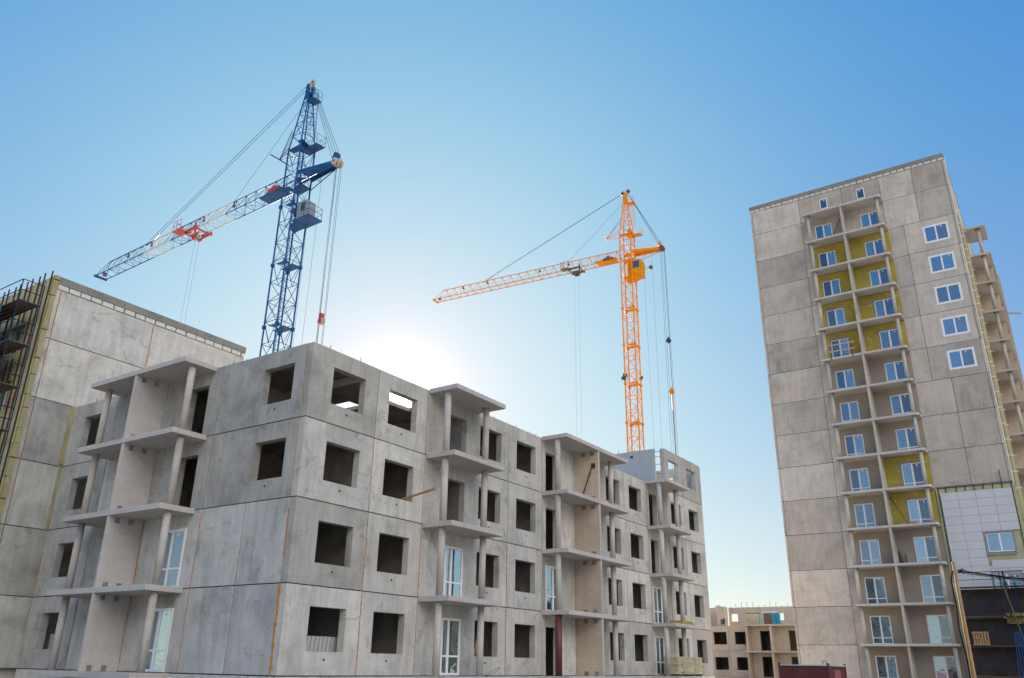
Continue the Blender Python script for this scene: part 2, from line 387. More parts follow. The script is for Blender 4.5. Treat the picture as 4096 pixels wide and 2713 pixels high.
# top floor 5: blue-grey cross wall, inner walls
b = MB(); b.box(30.55, 30.7, .55, 9.0, 11.25, 13.95)
bw = b.build('cross_wall', MBLU, BM); bw['label'] = 'smooth blue-grey cross wall standing on the roof'
for y_ in (2.2, 5.4):
    q = MB(); q.box(30.53, 30.549, y_-.1, y_+.1, 13.5, 13.66); q.build('lifting_pocket', MDARK, BM)
for z_ in (11.9, 12.3, 12.9, 13.4, 13.75):
    q = MB(); q.tube((30.6, .52, z_), (30.7, .2, z_), .02, 4); q.build('rebar', MSTEEL, BM)
b = MB(); b.box(30.9, 36.8, 6.0, 6.15, 11.25, 13.6); b.build('cross_wall', MCW, BM)
b = MB(); b.box(35.0, 36.8, 3.2, 3.35, 11.25, 13.8); b.build('cross_wall', MCW, BM)
# balconies -------------------------------------------------------
def slab(P, u0, u1, depth, zt, parent, mat=MSL, w_in=-.002):
    b = MB(); pbox(P, u0, u1, -depth, w_in, zt-.2, zt, b); return b.build('balcony_slab', mat, parent, bevel=.012)
def column(P, u, depth, z0, z1, parent, r=.135, mat=MCOL):
    b = MB(); b.tube(P(u, -depth, z0), P(u, -depth, z1), r, 20); o = b.build('column', mat, parent, smooth=True); return o
def collar(P, u, w, z, parent, mat=MSL):
    b = MB(); b.tube(P(u, w, z-.03), P(u, w, z-.002), .21, 18); return b.build('column_collar', mat, parent)
for k in range(0, 5):
    zt = k*H+.04
    for (a, c) in ((6.58, 10.12), (15.55, 18.99), (19.0, 22.3), (27.72, 31.15)):
        if k == 0: slab(PA, a, c, 1.5, -.005, BM)
        else: slab(PA, a, c, 1.5, zt, BM)
    for (a, c) in ((5.42, 8.62), (8.63, 11.85)):
        slab(PB, a, c, 1.47, -.005 if k == 0 else zt, BM)
for k in range(0, 4):
    z0 = k*H+.04 if k else -.005; z1 = (k+1)*H-.161
    for u in (6.85, 9.6, 15.75, 21.45, 27.9, 30.45):
        dd = .82; redc = (u == 15.75 and k == 0)
        c_ = column(PA, u, dd, z0, z1, BM, r=.14 if not redc else .16, mat=MREDCOL if redc else MCOL)
        if redc: c_['label'] = 'maroon wrapped ground floor column'
    for u in (5.72, 11.37): column(PB, u, .9, z0, z1, BM)
    b = MB(); b.box(18.83, 18.99, -1.46, -.003, z0, z1); b.build('divider_wall', MCW if k < 3 else MCW, BM, bevel=.01)
    b = MB(); b.box(-1.44, -.003, 8.545, 8.70, z0, z1); b.build('divider_wall', MSL, BM, bevel=.01)
    for (zz, hh) in ((z1-.24, .2),) + (((z0+.01, .2),) if k == 3 or k < 3 else ()):
        for w_ in (.55, 1.1):
            q = MB(); q.box(18.822, 18.829, -w_-.12, -w_+.12, zz, zz+hh); q.build('lifting_pocket', MMORT, BM)
            q = MB(); q.box(-w_-.1, -w_+.1, 8.538, 8.544, zz, zz+hh); q.build('lifting_pocket', MMORT, BM)
# white balcony doors on the two lower storeys
for k in (0, 1):
    for (a, c, spl) in ((8.12, 9.28, .36), (15.94, 17.1, .55), (28.12, 29.28, .45)):
        if a == 15.94 and k == 0: continue
        window(PA, a-.03, c+.03, k*H+.02, k*H+2.14, -.03, BM, transom=k*H+.72, frame=.09, name='balcony_door', glazed=(MGN, MGN), split=spl)
    window(PB, 5.72, 6.95, k*H+.02, k*H+2.14, -.03, BM, transom=k*H+.72, frame=.09, name='balcony_door', glazed=(MGN, MGN), split=.62)
# foam in the joints
for i, (u, z0, z1, r, mt) in enumerate([(3.5, 0, 2.8, .03, MFOAM), (3.5, 3.0, 4.6, .03, MFOAM), (3.5, 5.6, 8.3, .028, MFOAMY), (6.55, .2, 2.6, .022, MFOAM), (6.55, 2.9, 5.4, .028, MFOAM), (6.55, 5.6, 8.3, .022, MFOAMY), (6.55, 8.5, 11.0, .022, MFOAMY),
        (12.6, 0, 2.7, .035, MFOAM), (12.6, 3.0, 5.4, .03, MFOAM), (12.6, 5.7, 7.8, .02, MFOAMY), (18.78, .1, 2.6, .04, MFOAM), (18.78, 2.9, 5.4, .03, MFOAM), (18.78, 5.7, 8.2, .025, MFOAMY), (30.85, .1, 5.4, .03, MFOAM), (30.85, 5.6, 10.9, .035, MFOAMY), (24.72, 3.2, 5.3, .02, MFOAMY)]):
    foam(PA, u, z0, z1, r, i).build('joint_foam', mt, BM)
for i, (u, z0, z1, r, mt) in enumerate([(.3, 0, 2.75, .055, MFOAM), (.3, 3.6, 5.2, .022, MFOAM), (.3, 5.7, 11.1, .022, MFOAMY), (2.55, 2.85, 4.6, .018, MFOAM), (5.0, 0, 5.4, .028, MFOAM), (5.0, 6.0, 6.3, .045, MFOAMY), (8.5, .3, 5.4, .03, MFOAM), (12.1, 3.0, 5.2, .028, MFOAM), (15.66, 2.9, 4.4, .04, MFOAM)]):
    foam(PB, u, z0, z1, r, i+50).build('joint_foam', mt, BM)
# drain holes under windows, lifting loops on the top edge
for k in range(4):
    for u in (1.95, 5.0, 11.1, 14.15, 26.2, 32.3, 35.3):
        q = MB(); q.tube((u, -.009, k*H+.5), (u, .02, k*H+.5), .045, 10); q.build('drain_hole', MDARK, BM)
    if k > 1:
        q = MB(); q.tube((-.009, 1.68, k*H+.5), (.02, 1.68, k*H+.5), .045, 10); q.build('drain_hole', MDARK, BM)
def loop(x, y, z, h=.16, dx=.0, dy=0.0): 
    q = MB(); q.path([(x, y, z-.02), (x+dx*.3, y+dy*.3, z+h)], .012, 4); q.build('lifting_loop', MSTEEL, BM)
for x in (.9, 2.6, 4.0, 4.9, 5.8, 10.9, 11.6, 13.4, 14.6, 15.2, 22.7, 23.6, 25.5, 26.7): loop(x, .15, 11.19, rnd.uniform(.1, .26), rnd.uniform(-.3, .3))
for y in (1.6, 3.9, 4.7, 12.6, 13.4, 14.2): loop(.15, y, 11.19, rnd.uniform(.1, .22), 0, rnd.uniform(-.3, .3))
for x in (31.5, 33.3, 34.6, 36.2): loop(x, .15, 13.98, .2)
for y in (2.0, 3.2, 5.0): loop(30.62, y, 13.94, .3)

# ---- loose things on and in the main building
b = MB(); b.tube((5.66, .5, 6.42), (5.95, -1.1, 6.78), .05, 6); tag(b.build('timber_pole', MWOOD), 'thin timber pole poking out of a third storey window hole', 'pole')
b = MB(); b.prism([(11.35, .5, 9.15), (11.62, .5, 9.15), (12.05, 1.5, 10.95), (11.80, 1.5, 10.95)], (0, .05, 0)); tag(b.build('timber_plank', MWOODD), 'wide brown plank leaning inside the top storey window left of the big slab', 'plank')
b = MB(); b.prism([(10.75, .6, 0.02), (10.9, .6, 0.02), (12.2, .9, 2.3), (12.05, .9, 2.3)], (0, .05, 0)); tag(b.build('timber_plank', MWOOD), 'orange plank leaning inside the lowest storey window behind a column', 'plank')
for i, (y_, c_) in enumerate(((13.55, MWOOD), (14.1, MWOOD))):
    b = MB(); b.prism([(.45, y_, 5.7), (.45, y_+.09, 5.7), (.5, y_-.1, 8.0), (.5, y_-.19, 8.0)], (.05, 0, 0)); tag(b.build('timber_plank', c_), ['pale plank standing upright in the left wing window hole, right one', 'pale plank standing upright in the left wing window hole, left one'][i], 'plank')
b = MB(); b.tube((-.55, 9.7, 8.46), (-.1, 9.1, 10.3), .035, 6); tag(b.build('steel_rod', MPURP), 'rusty rod leaning on the left balcony of the upper left bay', 'rod')
pr = thing('wall_prop', 'rusty diagonal prop bracing the divider wall on the top central balcony', 'prop')
b = MB(); b.tube((18.76, -.45, 8.5), (18.76, -.95, 9.8), .03, 8); b.build('tube', MPURP, pr)
b = MB(); b.tube((18.76, -.95, 9.8), (18.78, -1.15, 10.25), .022, 8); b.build('screw_end', MSTEEL, pr)
b = MB()
for t_ in (0, .5, 1): b.tube((18.62, -.93-.12*t_, 9.75+.25*t_), (18.82, -1.0-.05*t_, 9.75+.25*t_), .02, 6)
b.build('handle', MPR, pr)
b = MB(); b.box(18.79, 18.82, -1.28, -1.05, 10.12, 10.38); b.build('bracket', MSTEEL, pr)
b = MB(); b.box(3.1, 3.38, .31, 8.0, 10.78, 10.975); b.build('ceiling_beam', simple('light_beam', (.72, .68, .6), .9), BM)
# corrugated sheets behind ground floor windows
def sheet(P, u0, u1, z0, z1, w, label, lean=.25):
    b = MB(); n = int((u1-u0)/.09); 
    for i in range(n):
        a = u0+i*(u1-u0)/n; c = a+(u1-u0)/n*.86; ww = w+.015*(i % 2)
        b.prism([P(a+lean, ww, z1), P(c+lean, ww, z1), P(c, ww-.02, z0), P(a, ww-.02, z0)], Vector(P(0, .02, 0))-Vector(P(0, 0, 0)))
    tag(b.build('corrugated_sheet', MCORR), label, 'sheet')
sheet(PA, 1.25, 3.3, .1, 1.24, .5, 'grey corrugated sheeting stacked behind the ground floor corner window', .18)
sheet(PA, 3.95, 4.35, .1, 1.2, .55, 'narrow grey sheet leaning in the second ground floor window', .12)
sheet(PB, 13.2, 14.6, .1, 1.35, .55, 'grey sheeting inside the lowest window of the left wing', .1)
# insulation bales on pallets by the third balcony
def bale_stack(x0, x1, label, seed):
    q = random.Random(seed); t = thing('insulation_stack', label, 'stack', ((x0+x1)/2, -1.0, 0), 0, 'insulation slab stacks on pallets')
    P_ = MB(); cx = (x1-x0)/2
    for s_ in (-cx+.1, 0, cx-.1): P_.box(s_-.06, s_+.06, -.4, .4, .0, .07)
    P_.box(-cx, cx, -.42, .42, .07, .1); P_.build('pallet', MWOODD, t)
    z = .1
    for i in range(8):
        h_ = .118; dx = q.uniform(-.04, .04); B_ = MB(); B_.box(-cx+.02+dx, cx-.02+dx, -.42+q.uniform(-.03, .03), .4, z, z+h_-.008); B_.build('insulation_slab', MBALE, t, bevel=.012); z += h_
    return t
bale_stack(27.85, 28.55, 'pale yellow insulation stack on a pallet, narrow one beside the third white door', 1)
bale_stack(28.6, 30.35, 'pale yellow insulation stack on a pallet, widest one in the middle', 2)
bale_stack(30.4, 31.6, 'pale yellow insulation stack on a pallet, nearest the far corner of the block', 3)
b = MB(); b.box(29.0, 30.9, -1.35, -.5, 2.845, 2.95); b.box(29.1, 30.8, -1.3, -.55, 2.955, 3.03)
tag(b.build('insulation_sheet', MYEL), 'flat yellow insulation slabs lying on the first balcony above the stacks', 'insulation')
b = MB()
for s_ in range(9): b.tube((31.75+s_*.12, .9, .75), (31.45+s_*.12+.1, 1.2, 2.1), .02, 5)
tag(b.build('pipe_bundle', MREDCOL), 'dark red pipes stacked inside the ground floor window behind the insulation', 'pipes')
b = MB()
for s_ in range(9): b.tube((34.5+s_*.14, .8, 1.5-.06*s_), (35.4+s_*.1, 1.2, .78), .02, 5)
tag(b.build('pipe_bundle', MREDCOL), 'dark red pipes stacked inside the far end ground floor window', 'pipes')
b = MB(); b.path([(8.6, -1.4, .02), (9.4, -1.45, .15), (10.05, -1.5, .36)], .008, 4); b.path([(9.0, -1.4, .02), (9.7, -1.48, .12), (10.05, -1.5, .34)], .008, 4)
tag(b.build('wire_offcut', MSTEEL), 'bent wire sticking up from the lowest slab near the white door', 'wire')

# ================================================================== LEFT BUILDING
BL = thing('apartment_building', 'taller concrete block at the left edge with yellow insulated side and white block band', 'building')
LY, LX, LR = 15.71, -2.03, 8.77
PL = PY(LY)
for k in range(6):
    z0 = k*H; z1 = min((k+1)*H, 16.43)
    segs = [(LX+.22, 3.03), (3.03, LR)] if k == 5 else [(LX+.22, LR)]
    panel(PL, LX, LX+.2, z0+GAP, z1-GAP, 0, .3).build('wall_panel', MCB, BL)
    for a, c in segs: panel(PL, a+GAP, c-GAP, z0+GAP, z1-GAP, rnd.uniform(-.005, .005), .3).build('wall_panel', MCB if k < 4 else MC, BL)
b = MB(); b.box(LX+.03, LR-.03, LY+.04, LY+.3, 0, 16.4); b.build('joint_mortar', MDARK, BL)
b = MB(); b.box(LX+.03, LR, LY+.03, LY+.28, 16.43, 16.70); b.build('parapet_mortar', MMORT, BL)
bb = MB(); u = LX+.04; q = random.Random(3)
while u < LR-.1:
    w_ = q.uniform(.46, .56); bb.box(u, min(u+w_, LR-.02), LY-.003, LY+.2, 16.45+q.uniform(0, .02), 16.68); u += w_+q.uniform(.05, .1)
bb.build('white_block_course', MBLOCK, BL)
b = MB(); b.box(LX, LR+.03, LY-.03, LY+.4, 16.70, 17.06); b.build('parapet', MCAP, BL)
b = MB(); b.box(LX+.3, LR, LY+.31, 45, -1.5, 16.6); b.build('building_core', MC, BL)
foam(PL, 3.03, 14.2, 16.4, .035, 5).build('joint_foam', MFOAM, BL)
foam(PL, LX+.21, 12.0, 16.3, .03, 6).build('joint_foam', MFOAM, BL)
foam(PL, LX+.21, 6.0, 11.0, .025, 7).build('joint_foam', MFOAM, BL)
b = MB(); b.box(-.17, .0, LY-.05, LY-.002, 8.5, 11.2); b.build('insulation_strip', MYED, BL)
b = MB(); b.box(-.12, .0, LY-.04, LY-.002, 5.6, 8.4); b.build('insulation_strip', MYED, BL)
b = MB(); b.box(LX+.25, 8.7, 13, 15.69, -1.5, -.02)
# yellow insulated long side
PLs = lambda u, w, z: (LX-.25+w, u, z)
whs = []
for k in range(6):
    for y_ in (17.3, 22.5, 27.5): whs.append((y_, y_+1.5, k*H+.75-1.2, k*H+2.15-1.2))
panel(PLs, LY+.12, 45, -1.5, 17.0, 0, .25, whs).build('insulation', MYELP, BL)
b = MB(); q = random.Random(11); z = -1.4
while z < 17:
    h_ = q.uniform(.5, .95); b.box(LX-.22+q.uniform(-.03, .02), LX-.002, LY-.02-q.uniform(0, .09), LY+.14, z, min(z+h_-.03, 17.03)); z += h_
b.build('insulation_edge', MYED, BL)
for y0_, y1_, a, c in whs:
    if y0_ < 24: window(lambda u, w, z: (LX-.02+w, u, z), y0_+.05, y1_-.05, a+.05, c-.05, 0, BL)
n = 0
for i in range(26):
    y_ = 15.86+i*.56
    if any(abs(y_-w_[0]-.75) < .7 for w_ in whs):
        zs = [(-1.5, 17.0)]
    x_ = LX-.29-(.05 if i % 2 else 0)
    for (a, c) in (((-1.5, 17.28),) if not any(w_[0]-.05 < y_ < w_[1]+.05 for w_ in whs) else ((15.0, 17.28), (12.1, 13.2), (9.35, 10.4), (6.5, 7.6), (3.7, 4.8), (.9, 2.0))):
        MB().box(x_-.025, x_+.025, y_-.03, y_+.03, a, c).build('facade_rail', MPURP, BL)
# scaffold on the left building
SL = thing('scaffolding', 'blue tube scaffold with brown plank decks on the yellow side of the left building', 'scaffolding', (-3, 16, -1.5))
def scaf(root, x0, x1, y0, y1, decks, step, ztop, mat, deckmat, zb=0, diag=True):
    ox, oy, oz = root.location
    ny = int(abs(y1-y0)/step)+1
    for i in range(ny):
        y_ = y0+(y1-y0)*i/(ny-1)
        for x_ in (x0, x1):
            b = MB(); b.tube((x_-ox, y_-oy, 0), (x_-ox, y_-oy, ztop-oz), .026, 6); b.build('standard', mat, root)
    for z in decks:
        b = MB()
        n = 4
        for j in range(n):
            w_ = (x1-x0)/n; b.box(x0+j*w_+.02-ox, x0+(j+1)*w_-.02-ox, y0-oy, y1-oy, z-oz, z+.05-oz)
        b.build('deck', deckmat, root)
        for hh in (-.04, .5, 1.0):
            b = MB(); b.tube((x0-ox, y0-oy, z+hh-oz), (x0-ox, y1-oy, z+hh-oz), .022, 6)
            b.tube((x0-ox, y0-oy, z+hh-oz), (x1-ox, y0-oy, z+hh-oz), .022, 6); b.build('guard_rail', mat, root)
    if diag:
        b = MB()
        for z, z2 in zip(decks, decks[1:]): b.tube((x0-ox, y0-oy, z-oz), (x0-ox, y0+(y1-y0)*.5-oy, z2-oz), .02, 6)
        b.build('brace', mat, root)
scaf(SL, -3.55, -2.6, 15.65, 24, [1.3, 3.3, 5.3, 7.3, 9.45, 11.4, 13.35, 15.3], 2.1, 16.3, MSBLUE, MWOODD)
b = MB(); b.box(-.63-.02, -.63, .9, 8.2, 12.5, 16.9); nn = b.build('safety_net', MNET, SL)
b = MB(); b.box(-.64, -.62, .9, 8.2, 0, 12.4)

# ================================================================== TOWER (right)
BT = thing('apartment_tower', 'fourteen storey concrete panel tower on the right with stacked balconies', 'building')
TX, TL, TR, T0 = 50.449, -1.77, -18.64, 2.246
PT_ = PX(TX)
def lv(k): return T0+k*H
def tpan(a, c, z0, z1, holes=(), mat=MCT):
    a, c = sorted((a, c)); panel(PT_, a+GAP, c-GAP, z0+GAP, z1-GAP, rnd.uniform(-.006, .006), .3, holes).build('wall_panel', mat, BT)
tw = []
for k in range(-1, 14):
    z0 = lv(k) if k > -1 else -1.5; z1 = lv(k+1) if k < 13 else 41.08
    zl = lv(k)
    tpan(TL-.03, TL-.22, z0, z1); 
    if k == 13:
        tpan(TL-.22, -6.33, z0, z1); tpan(-6.33, -10.16, z0, z1, [(-8.8, -8.26, 39.53, 40.45)]); tpan(-10.16, -13.35, z0, z1, [(-12.0, -11.46, 39.53, 40.45)])
        tpan(-13.35, -15.99, z0, z1); tpan(-15.99, -18.45, z0, z1); tpan(-18.45, TR, z0, z1)
        continue
    tpan(TL-.22, -6.33, z0, z1)
    hole = lambda a, c: (a, c, z0+GAP-1 if k > -1 else -.53, zl+2.06)
    yl = k in (8, 9, 10, 11); yr = yl or k in (3, 4); pl = k < 8
    tpan(-6.33, -10.16, z0, z1, [hole(-8.92, -7.5)]); tpan(-10.16, -13.35, z0, z1, [hole(-12.9, -11.4)])
    if k == 12: tpan(-13.35, -15.99, z0, z1); tpan(-15.99, -18.45, z0, z1)
    elif 7 <= k <= 11 or k in (0, 1, 2):
        tpan(-13.35, -14.66, z0, z1); tpan(-14.66, -18.45, z0, z1, [(-17.85, -16.12, zl+.72, zl+2.13)])
    else: tpan(-13.35, -15.99, z0, z1); tpan(-15.99, -18.45, z0, z1)
    tpan(-18.45, TR, z0, z1)
    # wall lining inside the loggias
    for (a, c, hh, is_y) in ((-10.0, -6.9, (-8.95, -7.48), yl), (-13.42 if yr or pl else -13.2, -10.17, (-12.93, -11.37), yr)):
        if is_y or pl:
            m_ = MYEL if is_y else MPLA; zs_ = zl+.055; ze = zl+H-.17
            hb = [(hh[0], hh[1], zs_-1, zl+2.09)]
            o = panel(PX(TX-.12 if is_y else TX-.03), a, c, zs_, ze, 0, .1 if is_y else .018, hb).build('insulation' if is_y else 'plaster', m_, BT)
            if is_y and k in (3, 4, 8, 9):
                d = MB()
                for _ in range(16):
                    yy = rnd.uniform(a+.15, c-.15); zz = rnd.uniform(zs_+.2, ze-.15)
                    if hh[0]-.1 < yy < hh[1]+.1 and zz < zl+2.15: continue
                    d.tube((TX-.135, yy, zz), (TX-.119, yy, zz), .035, 8)
                d.build('insulation_fixings', MFRAME, BT)
                e = MB(); e.box(TX-.135, TX-.121, hh[0]-.1, hh[0], zs_, zl+2.2); e.box(TX-.135, TX-.121, hh[1], hh[1]+.1, zs_, zl+2.2); e.box(TX-.135, TX-.121, hh[0], hh[1], zl+2.1, zl+2.2); e.build('window_reveal', MPLA, BT)
    # loggia doors/windows
    zb = zl+.06
    tr_ = zl+.5 if k < 10 else None
    wpos = .02 if not yl else -.06
    window(PT_, -8.92, -7.5, zb, zl+2.05, -.02 if not yl else -.09, BT, transom=tr_, name='balcony_window', glazed=(MGC, MGD))
    window(PT_, -12.9, -11.4, zb, zl+2.05, -.02 if not yr else -.09, BT, transom=tr_, name='balcony_window', glazed=(MGD, MGC))
    if 7 <= k <= 11: 
        window(PT_, -17.85, -16.12, zl+.72, zl+2.13, -.015, BT, name='window', glazed=(MGC, MGC))
        e = MB(); 
        for (a, c, zz0, zz1) in ((-17.95, -16.02, zl+.62, zl+.72), (-17.95, -16.02, zl+2.13, zl+2.23), (-17.95, -17.85, zl+.72, zl+2.13), (-16.12, -16.02, zl+.72, zl+2.13)): e.box(TX-.012, TX-.007, a, c, zz0, zz1)
        e.build('window_surround', MFRAME, BT)
for (a, c) in ((-8.8, -8.26), (-12.0, -11.46)):
    window(PT_, a-.06, c+.06, 39.5, 40.5, -.03, BT, leaf=1, name='small_window', glazed=(MGD,))
for k in range(0, 14):
    zt = lv(k)+.05; dep = 1.45
    for (a, c) in ((-10.11, -6.83), (-13.45, -10.12)):
        b = MB(); b.prism([(TX-.002, a, zt-.17), (TX-.002, c, zt-.17), (TX-dep, c if c != -6.83 else c, zt-.17), (TX-dep, a+(.18 if a < -13 else 0), zt-.17), (TX-dep+.18, a, zt-.17)], (0, 0, .17))
        b.build('balcony_slab', MSL, BT)
for k in range(-1, 13):
    z0 = lv(k)+.052 if k > -1 else -1.5; z1 = lv(k+1)-.122
    for y_ in (-7.2, -13.05):
        b = MB(); b.tube((TX-1.05, y_, z0), (TX-1.05, y_, z1), .135, 16); b.build('column', MCOL, BT, smooth=True)
        b = MB(); b.tube((TX-1.05, y_, z1-.02), (TX-1.05, y_, z1-.001), .23, 16); b.build('column_collar', MMORT, BT)
    b = MB(); b.box(TX-1.4, TX-.003, -10.19, -10.03, z0, z1); b.build('divider_wall', MCOL, BT)
# joints backing
b = MB(); b.box(TX+.035, TX+.28, TR+.03, TL-.06, -1.4, 41.0); b.build('joint_mortar', MDARK, BT)
q_ = 0
for (u, a, c) in ((TL-.22, -1, 13), (-6.33, 0, 13), (-18.45, 3.8, 13.8), (-15.99, 4, 6), (-15.99, 13, 13.8), (-13.35, 13, 13.8), (-10.16, 13, 13.8)):
    k = a
    while k < c:
        e = min(k+1, c); q_ += 1
        if rnd.random() < .85: foam(PT_, u, lv(k)+.1, lv(e)-.2, .018, q_+100).build('joint_foam', MFOAM, BT)
        k += 1
for k in (7, 8, 9, 10, 11): foam(PT_, -14.66, lv(k)+.3, lv(k)+2.6, .012, k+300).build('joint_foam', MFOAMY, BT)
# parapet
b = MB(); b.box(TX+.03, TX+.3, TR+.02, TL-.05, 41.08, 41.39); b.build('parapet_mortar', MMORT, BT)
bb = MB(); u = TR+.05; q = random.Random(4)
while u < TL-.15:
    w_ = q.uniform(.38, .5); bb.box(TX-.003, TX+.2, u, min(u+w_, TL-.07), 41.12+q.uniform(0, .03), 41.37); u += w_+q.uniform(.06, .12)
bb.build('white_block_course', MBLOCK, BT)
b = MB(); b.box(TX-.04, TX+.4, TR, TL+.02, 41.39, 41.74); b.box(TX+.4, 73, TR, TR+.4, 41.39, 41.74); b.build('parapet', MCAP, BT)
b = MB(); b.box(TX+.31, 73, TR+.25, TL-.05, -1.5, 41.3); b.build('building_core', MCT, BT)
# right hand side wall of the tower (seen at a grazing angle)
PS = lambda u, w, z: (u, TR+w, z)
for k in range(-1, 14):
    z0 = lv(k) if k > -1 else -1.5; z1 = lv(k+1) if k < 13 else 41.08
    for (a, c) in ((TX+.02, 54.6), (54.6, 59.5), (59.5, 66.2), (66.2, 73)):
        panel(PS, a+GAP, c-GAP, z0+GAP, z1-GAP, 0, .24).build('wall_panel', MCT, BT)
b = MB(); b.box(TX+.05, TX+.42, TR-.06, TR-.003, 12.5, 41.3); b.build('white_strip', MFRAME, BT)
for i in range(20):
    z = 12.9+i*1.22
    if z > 38: break
    b = MB(); b.box(TX+.1, TX+.15, TR-.34, TR-.062, z, z+.05); b.build('facade_bracket', MFRAME, BT)
    b = MB(); b.box(TX+3.0, TX+3.05, TR-.42, TR-.062, z+.55, z+.6); b.build('facade_bracket', MFRAME, BT)
foam(lambda u, w, z: (u, TR-.065+w, z), TX+.22, 13, 40.5, .022, 77).build('joint_foam', MFOAM, BT)
b = MB(); b.box(52.2, 59.4, TR-.10, TR-.004, 11, 36.5); b.build('insulation', MYED, BT)
for k in range(2, 14):
    zt = lv(k)+.05
    b = MB(); b.box(59.6, 62.7, TR-1.72, TR-.003, zt-.17, zt); b.build('balcony_slab', MSL, BT)
    if k < 13:
        b = MB(); b.box(62.72, 65.9, TR-1.75, TR-.003, zt-.17, zt); b.build('balcony_slab', MSL, BT)
for k in range(1, 13):
    z0 = lv(k)+.052; z1 = lv(k+1)-.122
    b = MB(); b.tube((60.0, TR-1.1, z0), (60.0, TR-1.1, z1), .15, 14); b.build('column', MCOL, BT, smooth=True)
    b = MB(); b.tube((60.0, TR-1.1, z1-.02), (60.0, TR-1.1, z1-.001), .26, 14); b.build('column_collar', MMORT, BT)
    if k == 12:
        b = MB(); b.tube((62.4, TR-1.1, z0), (62.4, TR-1.1, z1), .15, 14); b.build('column', MCOL, BT, smooth=True)
    if k < 12:
        b = MB(); b.box(62.6, 62.76, TR-1.6, TR-.004, z0, z1); b.build('divider_wall', MCW, BT)
        b = MB(); b.box(65.8, 66.0, TR-1.9, TR-.004, z0+.2, z1+.4); b.build('divider_wall', MCW, BT)
b = MB(); b.tube((66, TR-1.5, 32.2), (66.4, TR-2.9, 32.0), .09, 4); tag(b.build('hoist_beam', MFOAMY), 'short yellow hoist beam sticking out of the tower side at the right edge', 'beam')
# lower right: insulated corner with pale cladding
PCl = PX(TX-.14)
panel(PCl, TR-.1, -13.52, -1.5, 13.3, 0, .135, [(-17.95, -16.2, lv(k)+.62, lv(k)+1.98) for k in (0, 1, 2)]).build('insulation', MYELP, BT)
for y_ in (-13.68, -14.2, -14.9, -15.5, -16.1, -16.7, -17.3, -17.9, -18.5):
    b = MB(); b.box(TX-.2, TX-.142, y_-.03, y_+.03, 6.5 if y_ > -16.1 or y_ < -18.0 else 10.0, 13.4+(.9 if y_ == -17.9 else 0)); b.build('facade_rail', MSTEEL, BT)
b = MB(); b.box(TX-.2, TX-.142, -18.6, -13.6, 13.3, 13.36); b.build('facade_rail', MSTEEL, BT)
y0s = [-13.78, -14.92, -16.1, -17.28, -18.46]
def tile(a, c, z0, z1):
    b = MB(); b.box(TX-.26, TX-.235, a+.008, c-.008, z0+.008, z1-.008); b.build('cladding_tile', MTILE, BT)
z = 12.95; row = 0
while z > 5.6:
    for a, c in zip(y0s, y0s[1:]):
        zz = z-.6
        if c < -16.3 and zz < 9.95 and z > 8.0: continue
        if c < -16.3 and z < 7.25: continue
        if 7.0 < z < 8.1 and c < -16.3: pass
        tile(c, a, zz, z)
    z -= .6; row += 1
for k in (0, 1, 2):
    window(PX(TX-.2), -17.9, -16.25, lv(k)+.64, lv(k)+1.96, 0, BT, glazed=(MGC, MGC))
    e = MB(); a0, a1 = -18.02, -16.13; zz0, zz1 = lv(k)+.5, lv(k)+2.1
    e.box(TX-.3, TX-.2, a0, a0+.1, zz0, zz1); e.box(TX-.3, TX-.2, a1-.1, a1, zz0, zz1); e.box(TX-.3, TX-.2, a0+.1, a1-.1, zz1-.1, zz1); e.box(TX-.34, TX-.2, a0, a1, zz0-.06, zz0); e.build('window_surround', simple('grey_trim', (.28, .28, .33), .5) if k == 0 else bpy.data.materials['grey_trim'], BT)
b = MB(); b.box(TX-.3, TX-.245, -18.5, -16.3, 7.36, 7.9); b.build('cladding_tile', MTILE, BT)

# scaffold with tarps in front of the tower foot
ST = thing('scaffolding', 'scaffold hung with dark brown sheeting at the foot of the tower, lower right', 'scaffolding', (48.6, -16.5, -1.5))
scaf(ST, 48.3, 49.3, -14.0, -21.0, [.15, 2.1, 4.0, 5.95], 2.4, 6.3, MSBLUE, MWOODD)
for (z0, z1) in ((-1.4, .1), (.25, 2.05), (2.2, 3.95), (4.1, 5.9)):
    b = MB(); b.box(.72, .75, -4.5, 2.45, z0+1.5, z1+1.5); b.build('sheeting', MTARP, ST)
b = MB()
for (a, z, c, z2) in ((-14.2, 4.1, -18.8, 5.5), (-14.2, 5.6, -18.5, 4.2), (-14.2, 2.3, -18.5, 3.9), (-14.5, 3.7, -19, 2.6)): b.tube((-.32, a+16.5, z+1.5), (-.32, c+16.5, z2+1.5), .02, 5)
b.build('brace', MSBLUE, ST)
b = MB(); b.tube((-.4, -.25, 8.1), (-.4, -1.3, 1.5), .05, 6); b.build('long_green_tube', MSGRN, ST)
for i in range(5):
    b = MB(); b.tube((-.45-.05*i, -.45-.1*i, 4.5), (-.4, -.2-.22*i, 1.2), .03, 6); b.build('stored_tube', MPB, ST)
for y_ in (-.2, -.42, -.48): 
    b = MB(); b.tube((-.3, y_, 5.4), (-.3, y_, 8.45), .035, 6); b.build('standard', MPURP, ST)
b = MB(); b.box(48.9, 49.0, -18.2, -16.6, 3.55, 4.25); tag(b.build('insulation_sheet', MYEL), 'yellow insulation slab on the tower scaffold deck', 'insulation')
cr = thing('pallet', 'brown wooden pallet standing on edge on the tower scaffold', 'pallet', (48.15, -14.9, 2.16))
for i in range(6):
    b = MB(); b.box(0, .02, -.5+i*.17, -.39+i*.17, 0, .88); b.build('board', MWOOD, cr)
for z in (.02, .78): b = MB(); b.box(-.03, -.002, -.5, .5, z, z+.09); b.build('cross_board', MWOOD, cr)
